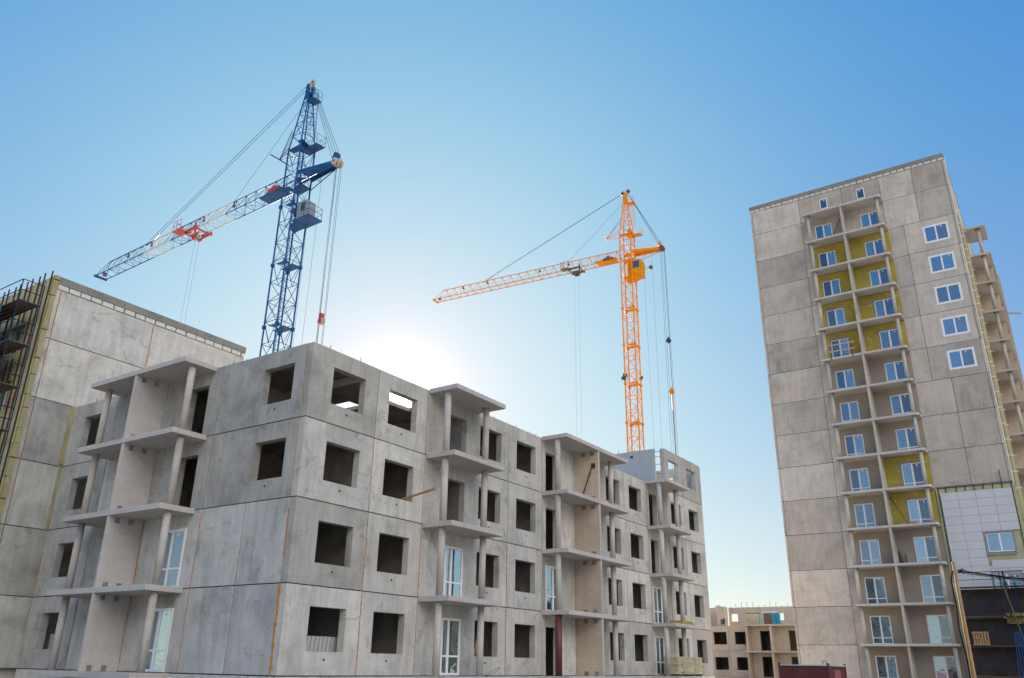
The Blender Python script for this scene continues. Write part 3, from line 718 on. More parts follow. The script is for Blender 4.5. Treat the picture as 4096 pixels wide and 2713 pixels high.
b = MB(); b.prism([(-.03, -.42, .2), (-.03, -.42, .3), (-.03, .4, .62), (-.03, .4, .52)], (.025, 0, 0)); b.build('cross_board', MWOOD, cr)
# wooden bar railing on a tower balcony
rl = thing('balcony_railing', 'makeshift railing of two pink boards on a left loggia of the tower', 'railing', (49.0, -8.5, lv(8)))
for y_ in (.85, -.85): b = MB(); b.box(-.03, .0, y_-.03, y_+.03, -.2, 1.15); b.build('post', MSTEEL, rl)
for z in (.5, 1.05): b = MB(); b.box(-.055, -.031, -1.1, .95, z, z+.1); b.build('board', simple('pink_board', (.52, .30, .22), .8) if z < .6 else bpy.data.materials['pink_board'], rl)
b = MB(); b.tube((49.6, -9.0, lv(12)+.06), (50.1, -9.9, lv(12)+2.3), .03, 6); tag(b.build('prop_tube', MSTEEL), 'dark tube leaning by the divider on the top left loggia of the tower', 'prop')
b = MB(); b.tube((49.6, -11.4, lv(3)+.06), (50.0, -10.3, lv(3)+2.3), .03, 6); tag(b.build('prop_tube', MSTEEL), 'dark tube leaning in a yellow lined right loggia low on the tower', 'prop')
b = MB(); b.box(49.6, 50.1, -11.3, -10.75, lv(3)+.052, lv(3)+.32); b.box(49.7, 50.1, -11.9, -11.35, lv(3)+.052, lv(3)+.3); tag(b.build('cardboard_box', MWOOD), 'low brown boxes on the floor of the yellow lined right loggia', 'boxes')
b = MB(); b.box(50.2, 50.24, -11.35, -10.78, lv(2)+.06, lv(2)+1.0); tag(b.build('grey_board', MPLA), 'grey board leaning on the wall of a right loggia of the tower', 'board')
b = MB(); b.prism([(50.1, -10.25, lv(2)+.06), (50.1, -10.55, lv(2)+.06), (50.3, -10.3, lv(2)+1.1), (50.3, -10.22, lv(2)+1.1)], (.06, 0, 0)); tag(b.build('black_board', MSTEEL), 'black board leaning in the corner of a right loggia of the tower', 'board')
# wooden utility pole with cables
up = thing('utility_pole', 'slim round wooden utility pole in front of the tower foot with black cables', 'pole', (21.14, -17.0, -1.5))
b = MB(); b.tube((0, 0, 0), (0, 0, 6.25), .095, 14, .07); b.build('pole', MWOOD, up, smooth=True)
def cable(p, q, sag, r=.014, n=14):
    p = Vector(p); q = Vector(q); pts = [p.lerp(q, i/n)-Vector((0, 0, sag*4*(i/n)*(1-i/n))) for i in range(n+1)]
    return MB().path(pts, r, 5)
for i, (dz, qq, sg) in enumerate(((5.93, (3.2, -15, 5.4), .65), (5.9, (3.2, -15, 4.9), .5), (5.86, (3.6, -15, 5.25), .55), (5.82, (3.2, -14, 4.6), .35))):
    cable((0, -.1, dz), qq, sg, .013).build('cable', MCABLE, up)
for i in range(3):
    MB().path([(0, -.1, 5.9-i*.05), (.0, -.32-.05*i, 5.98-.04*i), (0, -.1, 5.8)], .012, 5).build('cable_loop', MCABLE, up)
MB().path([(0, .1, 5.9), (0, .2, 5.5), (-.02, .17, 4.4), (-.05, .22, 3.6), (-.02, .14, 2.4), (-.02, .14, .2)], .03, 5).build('down_cable', MCABLE, up)
# maroon site cabin
sc = thing('site_container', 'maroon ribbed steel site container with its top just in view', 'container', (25.03, -10.4, -1.5), math.radians(5.5))
b = MB(); b.box(.03, 5.5, .03, 2.27, 0, 2.12)
for i in range(18): b.box(0, .03, .08+i*.12, .14+i*.12, .08, 2.05)
for i in range(40): b.box(.1+i*.13, .17+i*.13, 0, .03, .08, 2.05)
b.build('body', MMAR, sc)
b = MB(); b.box(-.05, 5.55, -.05, 2.35, 2.12, 2.17); b.build('roof', simple('pale_blue_edge', (.40, .46, .55), .5), sc)
for p_ in ((0, 0), (0, 2.3), (5.5, 0)): b = MB(); b.box(p_[0]-.05, p_[0]+.05, p_[1]-.05, p_[1]+.05, 0, 2.25); b.build('corner_post', MMAR, sc)
b = MB(); b.box(1.5, 3.6, -.03, -.002, .1, 1.95); b.build('door', simple('faded_red', (.26, .07, .07), .7), sc)
b = MB(); b.path([(.3, .1, 2.17), (.3, .14, 2.35), (.3, .25, 2.38), (.3, .32, 2.17)], .015, 5); b.build('lifting_ring', MSTEEL, sc)

# ================================================================== FAR BUILDING between
BG = thing('apartment_building', 'small far unfinished block between the middle building and the tower', 'building')
GX = 82.0; PG = PX(GX); zg = [-3.3, -.4, 2.42, 5.22]
def gp(a, c, z0, z1, holes=()): panel(PG, min(a, c)+.015, max(a, c)-.015, z0+.015, z1-.015, rnd.uniform(-.01, .01), .3, holes).build('wall_panel', MCW, BG)
for z0, z1 in ((-1.5, -.4), (-.4, 2.42), (2.42, 5.22)):
    w0, w1 = z0+.72, z0+2.12
    full = z1-z0 > 2
    gp(15.05, 23, z0, z1, [(15.3, 16.95, w0, w1), (18.5, 20.1, w0, w1)] if full else ())
    gp(12.3, 15.05, z0, z1, [(12.65, 14.3, w0, w1)] if full else ())
    gp(9.5, 12.3, z0, z1, [(9.8, 11.23, z0-1, z0+2.2)] if full else ())
    gp(3, 9.5, z0, z1, [(6.8, 7.9, z0-1, z0+2.2)] if full else ())
for zt in (2.42, 5.3):
    b = MB(); b.box(GX-1.4, GX-.01, 3, 12.85, zt-.2, zt); b.build('balcony_slab', MCW, BG)
for z0, z1 in ((-1.5, 2.2), (2.43, 5.08)):
    for y_ in (9.55, 12.4):
        b = MB(); b.box(GX-1.3, GX-.01, y_-.1, y_+.1, z0, z1); b.build('divider_wall', MCW, BG)
for zt in (-.4, 2.42, 5.2):
    b = MB(); b.box(GX+.31, 91.7, 3, 23, zt-.2, zt); b.build('storey_slab', MCW, BG)
for y_ in (9.5, 12.3, 15.05, 18.2):
    b = MB(); b.box(GX+.31, 91.7, y_-.08, y_+.08, -1.5, 5.0); b.build('cross_wall', MINT, BG)
b = MB(); b.box(GX+5, GX+5.15, 3, 23, -1.5, 5.0); b.build('corridor_wall', MINT, BG)
PGb = PX(92)
panel(PGb, 3, 18.4, 5.2, 7.98, 0, .3, [(17.18, 18.12-.02, 6.22, 7.2), (11.16, 11.95, 6.3, 7.19), (7.5, 9, 6.2, 7.4), (16.22, 16.38, 7.8, 7.9), (13.82, 13.98, 7.8, 7.9), (12.92, 13.08, 7.8, 7.9)]).build('wall_panel', MCW, BG)
panel(PGb, 3, 23, -1.5, 5.0, 0, .3).build('wall_panel', MCW, BG)
panel(PX(91), 18.75, 25, 5.2, 7.95, 0, .3).build('wall_panel', MCW, BG)
panel(PY(18.5), 88.2, 91.9, 5.2, 8.02, 0, .2).build('wall_panel', MCW, BG)
for i in range(16):
    y_ = 10.6+i*.75; b = MB(); b.tube((92.15, y_, 7.95), (92.15, y_+rnd.uniform(-.1, .1), 7.95+rnd.uniform(.2, .75)), .025, 4); b.build('rebar', MSTEEL, BG)
# things on its top floor
t = thing('site_toilet', 'blue plastic cabin with pale roof on the far block', 'cabin', (86, 11.1, 5.2))
b = MB(); b.box(-.55, .55, -.62, .62, 0, 1.65); b.build('body', MTEAL, t)
b = MB(); b.prism([(-.6, -.68, 1.65), (.6, -.68, 1.65), (.6, -.68, 1.78), (-.6, -.68, 1.78)], (0, 1.36, .0)); b.build('roof', MFRAME, t)
b = MB(); b.box(-.575, -.551, -.4, .55, .1, 1.5); b.build('door', MPBR, t)
b = MB(); b.box(86.2, 86.9, 10.1, 10.45, 5.2, 6.85); tag(b.build('blue_board_stack', MTEAL), 'narrow blue cabin partly hidden beside the larger blue one', 'cabin')
t = thing('block_stack', 'large tan stack of wrapped blocks on the far block roof', 'stack', (86, 13.15, 5.2))
b = MB(); b.box(-.5, .5, -.68, .68, .1, 1.6); b.build('blocks', MBALE, t)
b = MB(); b.box(-.55, .55, -.75, .78, 1.6, 1.66); b.build('cover', MSTEEL, t)
b = MB(); b.box(-.5, .5, -.65, .65, 0, .1); b.build('pallet', MWOODD, t)
b = MB(); b.box(85, 86.5, 11.9, 13.2, 5.2, 5.4); b.box(85.1, 86.3, 12.1, 13.4, 5.4, 5.47); tag(b.build('timber_pile', MWOOD), 'low pile of pale timber on the far block roof in front of the cabin', 'timber')
# crouching worker
pw = MB(); q = Vector((85.2, 16.9, 5.2))
me = bpy.data.meshes.new('person'); vs = [(0,0,.62),(0,.0,.85),(-.05,.02,1.02),(-.1,0,1.12),  (-.12,.0,1.28), (-.05,.2,.98),(-.28,.28,.75),(-.45,.12,.62), (-.05,-.2,.98),(-.28,-.26,.75),(-.45,-.1,.6), (0,.12,.55),(-.38,.17,.55),(-.18,.16,.08),(-.34,.17,.04), (0,-.12,.55),(-.38,-.17,.55),(-.18,-.16,.08),(-.34,-.17,.04)]
es = [(0,1),(1,2),(2,3),(3,4),(2,5),(5,6),(6,7),(2,8),(8,9),(9,10),(0,11),(11,12),(12,13),(13,14),(0,15),(15,16),(16,17),(17,18)]
me.from_pydata(vs, es, []); po = bpy.data.objects.new('person', me); S.collection.objects.link(po); po.location = (85.3, 16.75, 5.18)
sk = po.modifiers.new('skin', 'SKIN'); ss = po.modifiers.new('sub', 'SUBSURF'); ss.levels = 1; ss.render_levels = 1
for i, r_ in enumerate([.17,.17,.18,.07,.115,.08,.06,.045,.08,.06,.045,.12,.085,.06,.05,.12,.085,.06,.05]): me.skin_vertices[0].data[i].radius = (r_, r_)
me.skin_vertices[0].data[0].use_root = True
MCLO = simple('work_clothes', (.05, .06, .12), .9); me.materials.append(MCLO)
tag(po, 'crouching worker in dark clothes and tan hooded jacket on the far block', 'person')
b = MB(); b.tube((-.08, 0, 1.18), (-.14, 0, 1.42), .14, 12, .09); b.tube((.05, 0, .9), (-.06, 0, 1.16), .21, 12, .16); b.build('hooded_jacket', simple('tan_jacket', (.5, .33, .18), .9), po)
b = MB(); b.tube((82.9, 10.5, 2.45), (82.9, 10.5, 4.9), .04, 6)
pp = thing('shoring_prop', 'blue shoring prop on a yellow tripod in the doorway of the far block', 'prop', (83, 10.5, 2.42))
b = MB(); b.tube((0, 0, 0), (0, 0, 2.5), .035, 8); b.build('tube', MPB, pp)
for a_ in (0, 2.1, 4.2): b = MB(); b.tube((0, 0, .75), (.35*math.cos(a_), .35*math.sin(a_), 0), .02, 6); b.build('leg', MFOAMY, pp)

# building behind the camera whose bright bands show in the near panes
BR = thing('apartment_building', 'yellow and orange banded flats mirrored in the ground floor door glass', 'building', (218, -163, -1.5), math.radians(52))
b = MB(); b.box(-22, 22, -7, 7, 0, 18.6); b.build('wall', simple('sandy_wall', (.5, .42, .3), .9), BR)
for k in range(6):
    b = MB(); b.box(-20, 20, 7, 7.6, k*3+.6, k*3+1.7); b.build('balcony_band', MFOAM if k % 2 else simple('band_yellow%d' % k, (.62, .45, .12), .8), BR)
    b = MB()
    for i in range(12): b.box(-19+i*3.3, -17.2+i*3.3, 7, 7.05, k*3+1.7, k*3+2.9)
    b.build('window_row', MGD, BR)

# ================================================================== TOWER CRANES
def crane(name, label, x, y, az, zj, mats, mast_r, plats, trolley_s, opts):
    """zj: height of the jib's lower chords; local +X along the jib"""
    MM, MJ2, MT = mats['main'], mats['alt'], mats['trolley']
    G0 = -1.5
    R_ = thing(name, label, 'crane', (x, y, G0), math.radians(az))
    a = .75; zj -= G0; zt = zj+3.3          # zt: where the mast starts to taper
    apex = zj+10.1; r = mast_r; rb = r*.38
    corners = [(a, a), (-a, a), (-a, -a), (a, -a)]
    legs = MB()
    for cx, cy in corners: legs.tube((cx, cy, 0), (cx, cy, zt), r, 8)
    legs.build('mast_legs', MM, R_)
    # lattice
    for i in range(4):
        c0, c1 = corners[i], corners[(i+1) % 4]; b = MB(); z = zt; j = 0; bay = 5.2/3
        while z-bay > 0:
            z2 = z-bay
            b.tube((*c0, z), (*c1, z), rb, 5)
            p, q = (c0, c1) if j % 2 else (c1, c0); mid = ((c0[0]+c1[0])/2, (c0[1]+c1[1])/2)
            b.tube((*c0, z), (*mid, z2), rb*.9, 5) if j % 3 == 0 else b.tube((*p, z), (*q, z2), rb, 5)
            if j % 3 == 0: b.tube((*c1, z), (*mid, z2), rb*.9, 5)
            elif j % 3 == 1: b.tube((*mid, z), (*q, z2), rb*.8, 5) if False else None
            if j % 3 == 2: b.tube((*q, z), (*p, z2), rb*.7, 5)
            z = z2; j += 1
        b.build('mast_bracing', MM, R_)
    for zp in plats:       # landing platforms with a folded hatch plate, and joint lugs at the legs
        zz = zp-G0; b = MB()
        b.prism([(-a, -a, zz), (a, -a, zz), (a, -.1, zz), (-a, .1, zz)], (0, 0, .06))
        b.prism([(-a, a, zz), (a*.3, a, zz), (a*.1, .35, zz), (-a, .35, zz)], (0, 0, .06))
        b.prism([(a*.2, -a, zz), (a*.2, -a, zz+.25), (-a*.2, a*.5, zz+.55), (-a*.2, a*.5, zz+.5)], (.04, 0, 0))
        b.build('mast_platform', MM, R_)
        b = MB()
        for cx, cy in corners: b.box(cx-r*1.6, cx+r*1.6, cy-r*1.6, cy+r*1.6, zz-.14, zz+.14)
        b.build('joint_lugs', MM, R_)
    lad = MB(); lx, ly = -.45, .25
    for s_ in (-.2, .2): lad.tube((lx+s_, ly, 1), (lx+s_, ly, zt), .018, 4)
    z = 1
    while z < zt: lad.tube((lx-.2, ly, z), (lx+.2, ly, z), .012, 4); z += .45
    lad.build('ladder', mats.get('ladder', MM), R_)
    # tower head
    hd = MB(); ta = .16
    for cx, cy in corners: hd.tube((cx, cy, zt), (cx/a*ta, cy/a*ta, apex-.5), r*.85, 8, r*.75)
    hb = (apex-.5-zt)
    for i in range(4):
        c0, c1 = corners[i], corners[(i+1) % 4]
        lvls = [0, .22, .42, .60, .76, .9]
        for j, (f0, f1) in enumerate(zip(lvls, lvls[1:])):
            def pt(c, f): k_ = 1-f*(1-ta/a); return (c[0]*k_, c[1]*k_, zt+hb*f)
            hd.tube(pt(c0, f0), pt(c1, f0), rb, 5); hd.tube(pt(c0 if j % 2 else c1, f0), pt(c1 if j % 2 else c0, f1), rb*.9, 5)
    hd.build('tower_head', MM, R_)
    b = MB(); b.prism([(-.25, -.28, apex-1.6), (.25, -.28, apex-1.6), (.12, -.28, apex), (-.2, -.28, apex)], (0, .05, 0)); b.prism([(-.25, .23, apex-1.6), (.25, .23, apex-1.6), (.12, .23, apex), (-.2, .23, apex)], (0, .05, 0))
    b.box(-.2, .15, -.23, .23, apex-.9, apex-.8); b.build('apex_plates', MM, R_)
    for (px, py, pr_) in ((.3, -.1, .31), (-.5, .12, .27)):
        b = MB(); b.tube((px, py-.09, apex-.02), (px, py+.09, apex-.02), pr_, 20); b.build('sheave', mats['sheave'], R_)
        b = MB(); b.tube((px, py-.13, apex-.02), (px, py+.13, apex-.02), pr_*.35, 10); b.build('sheave_hub', MSTEEL, R_)
    b = MB(); b.tube((-.3, .1, apex), (-.36, .1, apex+.45), .02, 5); b.build('antenna', MSTEEL, R_)
    # small platforms on the head
    b = MB(); b.prism([(-.25, -.4, apex-2.0), (-1.15, -.5, apex-2.0), (-1.15, .35, apex-2.0), (-.25, .4, apex-2.0)], (0, 0, .07)); b.build('head_platform', MM, R_)
    b = MB()
    for p, q in (((-1.15, -.5), (-1.15, .35)), ((-1.15, .35), (-.3, .4))):
        for h_ in (.5, 1.0): b.tube((*p, apex-2+h_), (*q, apex-2+h_), .015, 4)
    for p in ((-1.15, -.5), (-1.15, .35)): b.tube((*p, apex-2), (*p, apex-1), .018, 4)
    b.build('guard_rail', mats.get('rail', MM), R_)
    zm = zt+.0
    b = MB(); b.prism([(-2.0, -.75, zm), (-.1, -.75, zm), (.1, .1, zm), (-1.9, .1, zm)], (0, 0, .09)); b.prism([(-.7, .1, zm), (.7, .2, zm), (.7, .72, zm), (-.7, .72, zm)], (0, 0, .09))
    b.prism([(-.3, -.7, zm+.1), (-.25, .7, zm+.55), (-.3, .7, zm+.6), (-.35, -.7, zm+.15)], (-.5, 0, 0)); b.build('head_platform', MM, R_)
    b = MB()
    for p, q in (((-2.0, -.75), (-1.9, .1)), ((-2.0, -.75), (-.9, -.75))):
        for h_ in (.5, 1.0): b.tube((*p, zm+h_), (*q, zm+h_), .015, 4)
    for p in ((-2.0, -.75), (-1.9, .1), (-1.3, -.75)): b.tube((*p, zm), (*p, zm+1), .018, 4)
    b.build('guard_rail', mats.get('rail', MM), R_)
    # ladder cage on the back of the head
    b = MB()
    for i in range(12):
        f = i/11; zc = zm+1.2+f*(apex-zm-2.2); xb = -.82+f*.25; pts = [(xb, -.3, zc), (xb-.35, -.3, zc-.02), (xb-.6, 0, zc-.04), (xb-.35, .3, zc-.02), (xb, .3, zc)]; b.path(pts, .014, 4)
    for yy, xx in ((-.3, -.35), (0, -.6), (.3, -.35)): b.tube((-.82+xx, yy, zm+1.2), (-.57+xx, yy, apex-1.0), .012, 4)
    b.build('ladder_cage', mats.get('rail', MM), R_)
    # rope guide frame pointing along the jib
    zf = zj+3.6
    f = MB(); L_ = 2.85
    f.tube((a, -a, zf+1.6), (L_, 0, zf+.1), rb*1.2, 6); f.tube((a*.8, a, zf+1.6), (L_, 0, zf+.1), rb*1.2, 6)
    f.tube((a, -a, zf-.0), (L_, 0, zf), rb*1.2, 6); f.tube((a, a, zf-.0), (L_, 0, zf), rb*1.2, 6); f.tube((L_, -1.0, zf), (L_, 1.0, zf), r*.7, 8)
    f.tube((1.7, -.5, zf+.05), (1.7, .5, zf+.05), rb, 5); f.build('guide_frame', MM, R_)
    # jib
    hw, jh, x0, x1 = .55, 1.45, .8, 30.3
    cuts = opts['sections']; n = 21; xe = 29.1; step = (xe-x0)/n
    for (s0, s1, mt) in cuts:
        b = MB(); s0_, s1_ = max(s0, x0), min(s1, x1)
        for yy in (-hw, hw): b.tube((s0_, yy, zj), (s1_, yy, zj), r*.75, 6)
        b.tube((max(s0_, .9), 0, zj+jh), (min(s1_, xe), 0, zj+jh), r*.8, 6)
        for i in range(n+1):
            s_ = x0+i*step
            if not (s0-.01 <= s_ < s1-.01): continue
            b.tube((s_, -hw, zj), (s_, hw, zj), rb*.8, 4)
            if i < n:
                sm = s_+step/2; tp = (sm if sm < xe else xe, 0, zj+jh)
                for yy in (-hw, hw):
                    b.tube((s_, yy, zj), tp, rb*.8, 4); b.tube(tp, (s_+step, yy, zj), rb*.8, 4)
                b.tube((s_, -hw, zj), (s_+step, hw, zj), rb*.6, 4) if i % 2 else b.tube((s_, hw, zj), (s_+step, -hw, zj), rb*.6, 4)
        if s1 >= x1:
            for yy in (-hw, hw): b.tube((xe, 0, zj+jh), (x1, yy, zj), rb, 5)
            b.box(x1-.08, x1+.1, -hw-.12, hw+.12, zj-.1, zj+.1)
        o = b.build('jib_section', mt, R_)
    b = MB(); b.tube((x1-.7, -.12, zj+.2), (x1-.7, .12, zj+.2), .22, 14); b.build('jib_sheave', mats['small'], R_)
    for s_ in (25.5, 21.4, 13, 8.6):
        b = MB(); b.tube((s_, -.05, zj+jh-.42), (s_, .05, zj+jh-.42), .17, 12); b.box(s_-.03, s_+.03, -.06, .06, zj+jh-.4, zj+jh); b.build('rope_roller', mats['small'], R_)
    # jib-root walkway
    b = MB(); b.box(1.9, 5.0, -hw-.55, -hw+.0, zj+.85, zj+.93); b.build('walkway', MM, R_)
    b = MB(); 
    for h_ in (.5, 1.0):
        b.tube((1.9, -hw-.55, zj+.9+h_), (5.0, -hw-.55, zj+.9+h_), .016, 4); b.tube((5.0, -hw-.55, zj+.9+h_), (5.0, -hw, zj+.9+h_), .016, 4)
    for s_ in (1.9, 2.9, 3.95, 5.0): b.tube((s_, -hw-.55, zj+.9), (s_, -hw-.55, zj+1.9), .018, 4)
    b.build('guard_rail', mats.get('rail', MM), R_)
    b = MB(); b.box(2.0, 3.4, -.4, .4, zj+.1, zj+.6); b.tube((2.7, -.35, zj+.55), (2.7, .35, zj+.55), .3, 14); b.build('winch', mats['winch'], R_)
    b = MB(); b.box(1.4, 4.2, -.5, .5, zj-.04, zj+.05); b.build('winch_bed', MM, R_)
    # counter jib: plated arm
    ct = -4.55; zc = zj+.75
    b = MB(); b.prism([(-a, -.7, zc), (ct, -.3, zj+.42), (ct, .3, zj+.42), (-a, .7, zc)], (0, 0, .07))
    for s_ in (-1, 1): b.prism([(-a, .7*s_, zc-.38), (-a, .7*s_, zc+.06), (ct, .3*s_, zj+.5), (ct, .3*s_, zj+.2)], (0, .05*s_, 0))
    b.build('counter_jib', MM, R_)
    b = MB()
    for s_ in (-1, 1): b.tube((-a, .7*s_, zj-.45), (ct, .22*s_, zj+.15), rb*1.5, 6)
    b.tube((-2.2, .5, zj-.15), (-2.2, -.5, zj-.15), rb, 5); b.tube((-2.2, .5, zj-.15), (-2.2, .5, zj+.5), rb, 5); b.tube((-2.2, -.5, zj-.15), (-2.2, -.5, zj+.5), rb, 5)
    b.build('counter_jib_strut', MM, R_)
    if opts.get('counter_rail'):
        b = MB()
        for h_ in (.5, .95): b.tube((-a, -.8, zc+h_), (-3.2, -.6, zc+h_-.1), .014, 4); b.tube((-a, .8, zc+h_), (-3.2, .6, zc+h_-.1), .014, 4)
        for s_ in (-.9, -1.7, -2.5, -3.2): b.tube((s_, -.7, zc-.1), (s_, -.7, zc+.95), .014, 4)
        b.build('guard_rail', mats.get('rail', MM), R_)
    for yy, pr_ in ((-.28, .34), (.05, .36), (.3, .3)):
        b = MB(); b.tube((ct-.15, yy-.1, zj+.4), (ct-.15, yy+.1, zj+.4), pr_, 20); b.build('sheave', mats['sheave'], R_)
    b = MB(); b.tube((ct-.15, -.5, zj+.4), (ct-.15, .5, zj+.4), .06, 8); b.build('sheave_axle', MSTEEL, R_)
    # slewing platform inside the mast under the jib
    b = MB(); b.prism([(-a, -a, zj-.25), (a, -a, zj-.25), (a, 0, zj-.25), (-a, .3, zj-.25)], (0, 0, .1)); b.prism([(-a, -a, zj+.7), (a, -a, zj+.7), (.1, .3, zj+.7)], (0, 0, .1)); b.build('slewing_platform', MM, R_)
    # cabin
    cz = zj-opts['cab_drop']; c0, c1, cy0, cy1 = opts['cab']
    b = MB(); hgt = opts['cab_h']
    b.prism([(c0, cy0, cz), (c1, cy0, cz), (c1-.12, cy0, cz+hgt*.55), (c1, cy0, cz+hgt*.93), (c1+.12, cy0, cz+hgt), (c0, cy0, cz+hgt)], (0, cy1-cy0, 0)); b.build('cabin', mats['cab'], R_)
    b = MB(); b.box(c0*.6+c1*.4, c1*.85+c0*.15, cy0-.015, cy0-.002, cz+hgt*.45, cz+hgt*.9); b.build('cabin_window', MGD, R_)
    b = MB(); b.box(c1-.13, c1-.125+.02, cy0+.1, cy1-.1, cz+hgt*.45, cz+hgt*.85) if False else b.box(c0*.6+c1*.4, c1*.85+c0*.15, cy1+.002, cy1+.015, cz+hgt*.45, cz+hgt*.9); b.build('cabin_window', MGD, R_)
    if opts.get('cab_platform'):
        b = MB(); b.box(-2.65, -a, -.8, .6, cz-.14, cz-.02); b.prism([(-a, -a, cz-.1), (a, -a, cz-.1), (a*.2, .2, cz-.1), (-a, .4, cz-.1)], (0, 0, .07)); b.build('cab_platform', MM, R_)
        b = MB()
        for h_ in (.5, 1.0):
            b.tube((-2.6, -.76, cz+h_), (-2.6, .56, cz+h_), .018, 4); b.tube((-2.6, -.76, cz+h_), (-a, -.76, cz+h_), .018, 4); b.tube((-2.6, .56, cz+h_), (-2.0, .56, cz+h_), .018, 4)
        for p in ((-2.6, -.76), (-2.6, .56), (-2.0, .56), (-1.7, -.76)): b.tube((*p, cz), (*p, cz+1), .02, 4)
        b.build('guard_rail', mats.get('rail', MM), R_)
    else:
        b = MB(); b.box(c1-.1, c0+.3, cy0-.15, cy1+.15, cz-.12, cz-.02); b.prism([(c1-.08, cy0-.1, cz-.02), (.5, cy0-.1, cz-.02), (.3, cy0-.1, cz-.5), (-.2, cy0-.1, cz-.5)], (0, cy1-cy0+.2, 0)); b.build('cab_platform', MM, R_)
        b = MB(); b.tube((-a, .2, cz+.9), (-3.1, .2, cz+.75), .03, 5); b.tube((-a, .2, cz+1.7), (-3.1, .2, cz+.75), .025, 5); b.build('side_arm', MM, R_)
        b = MB(); b.tube((-3.15, .12, cz+.75), (-3.15, .28, cz+.75), .28, 16); b.build('sheave', mats['small'], R_)
    # trolley
    ts = trolley_s; b = MB()
    b.box(ts-.9, ts+.9, -hw-.28, -hw-.16, zj-.2, zj+.05); b.box(ts-.9, ts+.9, hw+.16, hw+.28, zj-.2, zj+.05)
    for s_ in (-.85, .85): b.box(ts+s_-.06, ts+s_+.06, -hw-.28, hw+.28, zj-.3, zj-.18)
    b.prism([(ts-.6, -.3, zj-.3), (ts+.6, -.3, zj-.3), (ts+.25, -.3, zj-.85), (ts-.25, -.3, zj-.85)], (0, .08, 0)); b.prism([(ts-.6, .3, zj-.3), (ts+.6, .3, zj-.3), (ts+.25, .3, zj-.85), (ts-.25, .3, zj-.85)], (0, .08, 0))
    b.prism([(ts-.9, hw+.2, zj-.9), (ts-.9, hw+.3, zj+.35), (ts-.7, hw+.3, zj+.35), (ts-.7, hw+.2, zj-.9)], (0, .08, 0))
    b.build('trolley', MT, R_)
    b = MB(); b.box(ts+.6, ts+1.75, hw+.05, hw+.95, zj-.2, zj-.13)
    for h_ in (.5, 1.0): b.path([(ts+.6, hw+.95, zj-.15+h_), (ts+1.75, hw+.95, zj-.15+h_), (ts+1.75, hw+.05, zj-.15+h_)], .02, 4)
    for p in ((ts+.6, hw+.95), (ts+1.75, hw+.95), (ts+1.75, hw+.05), (ts+1.2, hw+.95)): b.tube((*p, zj-.15), (*p, zj+.85), .025, 4)
    b.box(ts+.5, ts+.65, hw-.1, hw+.3, zj-.2, zj-.05); b.build('trolley_basket', MT, R_)
    for s_ in (-.3, .3): b = MB(); b.tube((ts+s_, -.08, zj-.62), (ts+s_, .08, zj-.62), .2, 14); b.build('trolley_sheave', mats['sheave'], R_)
    # ropes
    RR = opts['rope']
    def rope(p, q, r_=RR, nm='rope'): b = MB(); b.tube(p, q, r_, 5); b.build(nm, MROPE, R_)
    for yy in (-.12, .25): rope((.1, yy, apex+.1-.25*(yy > 0)), (21.6, yy*.6, zj+jh+.12), RR*1.1, 'pendant_rope')
    b = MB(); b.tube((21.6, 0, zj+jh), (22.4, 0, zj+jh-.05), .1, 6); b.tube((21.5, -.1, zj+jh+.15), (20.6, -.1, zj+jh+.6), .045, 5); b.build('pendant_anchor', MM, R_)
    rope((.0, 0, apex-1.3), (8.7, 0, zj+jh), RR*.8, 'pendant_rope')
    rope((.65, .3, apex-4.0), (L_, 0, zf), RR*.7); rope((.7, -.3, apex-3.4), (L_, .1, zf), RR*.7)
    for i, yy in enumerate((-.3, -.1, .12, .3)): rope((-.4, yy*.5, apex-.2), (ct-.3+.15*i, yy, zj+.7), RR, 'counter_rope')
    b = MB(); b.prism([(ct+.35, -.3, zj+.95), (ct+.05, -.3, zj+.7), (ct-.1, -.3, zj+1.35), (ct+.1, -.3, zj+1.4)], (0, .5, 0)); b.build('rope_clevis', MM, R_)
    for i, (sx, yy, sb) in enumerate(((.15, -.25, .5), (-.1, .1, -.1), (-.35, -.3, .0), (-.45, .3, -.35), (-.5, 0, -.6))): rope((ct+sx, yy, zj+.3), (ct+sx+sb*.4, yy, 3.0), RR*.8, 'hoist_rope')
    rope((-2.2, .3, zj), (-2.6, .3, 3), RR*.6, 'hoist_rope'); rope((-3.4, .3, zj+.1), (-3.3, .3, 3), RR*.6, 'hoist_rope')
    for s_ in (-.35, .35): rope((ts+s_, 0, zj-.7), (ts+s_*.9, 0, 5), RR*.5, 'load_rope')
    for p_, q_ in (((1, .0, zj+jh-.3), (x1-.7, 0, zj+jh*.35)), ((1, .1, zj+.5), (x1-.7, .1, zj+.2))): rope(p_, q_, RR*.45, 'trolley_rope')
    for (zh, mt, sc_, kind) in opts['blocks']:
        zz = zh-G0; b = MB(); b.tube((ct-.3, -.12, zz), (ct-.3, .12, zz), .36*sc_, 18); b.build('hook_block', mats['sheave'] if kind == 'red' else MSTEEL if kind == 'dark' else MM, R_)
        b = MB(); b.prism([(ct-.3-.2*sc_, -.16, zz-.25*sc_), (ct-.3+.2*sc_, -.16, zz-.25*sc_), (ct-.3+.12*sc_, -.16, zz+.75*sc_), (ct-.3-.12*sc_, -.16, zz+.75*sc_)], (0, .32, 0)) if kind == 'red' else b.box(ct-.38, ct-.22, -.15, .15, zz-.1, zz+.55*sc_); b.build('block_plate', mt, R_)
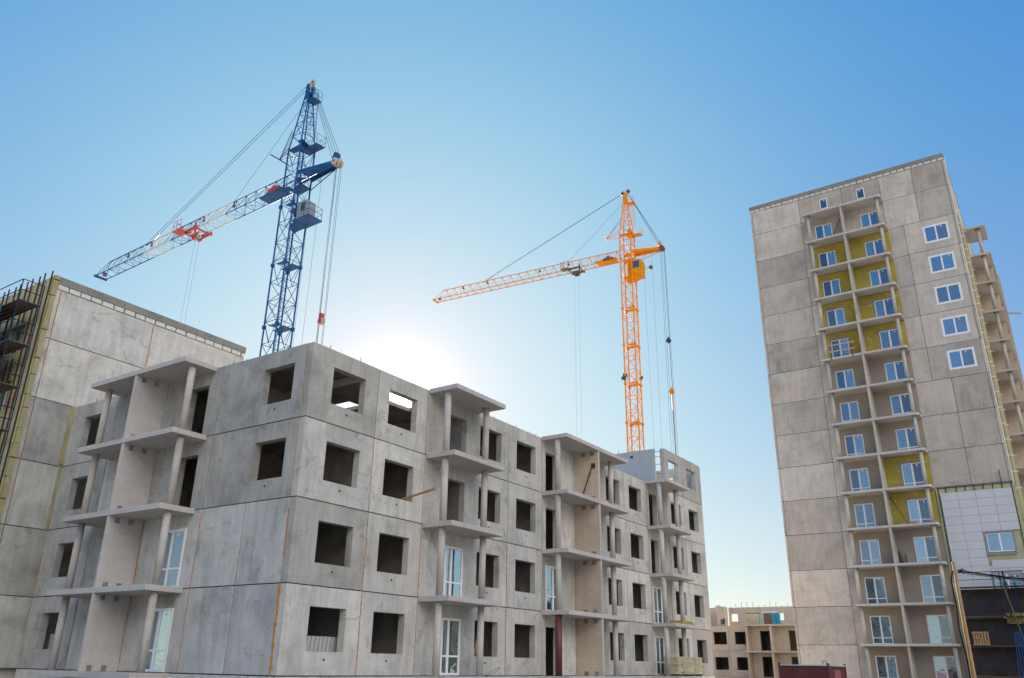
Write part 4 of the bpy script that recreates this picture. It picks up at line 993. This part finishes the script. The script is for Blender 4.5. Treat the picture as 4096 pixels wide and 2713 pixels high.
        if kind == 'yellow':
            b = MB(); b.tube((ct-.3, 0, zz-.3), (ct-.32, 0, zz-2.3), .07, 6); b.build('pull_rod', MM, R_)
            b = MB(); b.tube((ct-.32, 0, zz-2.3), (ct-.35, 0, 3), .045, 6); b.build('pull_rod', MPURP, R_)
    return R_
crane('tower_crane', 'blue lattice tower crane with blue and cream jib and red trolley', 18.75, 25.6, 87.9, 36.6,
      dict(main=MPB, alt=MPW, trolley=MPR, sheave=MPW, small=MPBR, winch=MPR, cab=MCAB), .07, (13.4, 18.7, 23.94, 29.2, 34.45), 13.5,
      dict(sections=[(.8, 8.7, MPB), (8.7, 12.9, MPW), (12.9, 17.1, MPB), (17.1, 21.5, MPW), (21.5, 30.4, MPB)], rope=.018,
           cab_drop=3.75, cab=(-.8, -1.95, -.55, .3), cab_h=1.7, cab_platform=True, blocks=[(23.4, MPR, .78, 'red')]))
crane('tower_crane', 'orange lattice tower crane with orange jib and orange cabin, farther away', 69.1, 20.05, 95.5, 50.55,
      dict(main=MPO, alt=MPO, trolley=MPBR, sheave=MPBR, small=MPBR, winch=MPBR, cab=MPO), .085, (12.6, 17.7, 22.8, 27.98, 33.0, 38.1, 43.19), 7.4,
      dict(sections=[(.8, 30.4, MPO)], rope=.019, cab_drop=2.85, cab=(-.1, -2.0, -.72, .55), cab_h=2.2, counter_rail=True,
           blocks=[(38.0, MSTEEL, .85, 'dark'), (31.4, MPO, .9, 'yellow')]))
# floodlights on the orange mast
OC = [o for o in S.objects if o.get('category') == 'crane' and 'orange' in o['label']][0]
for (px, py, pz, ax) in ((.85, .55, 35.7, .5), (-.85, -.8, 35.5, -.6), (.85, .95, 35.2, .2)):
    b = MB(); c_, s_ = math.cos(ax), math.sin(ax)
    b.prism([(px-.3*c_, py-.3*s_, pz-.2), (px+.3*c_, py+.3*s_, pz-.2), (px+.3*c_, py+.3*s_, pz+.2), (px-.3*c_, py-.3*s_, pz+.2)], (-.12*s_-.02, .12*c_, -.08)); b.tube((px, py, pz-.2), (px*.88, py*.88, pz-.6), .03, 5)
    b.build('floodlight', MSTEEL, OC)
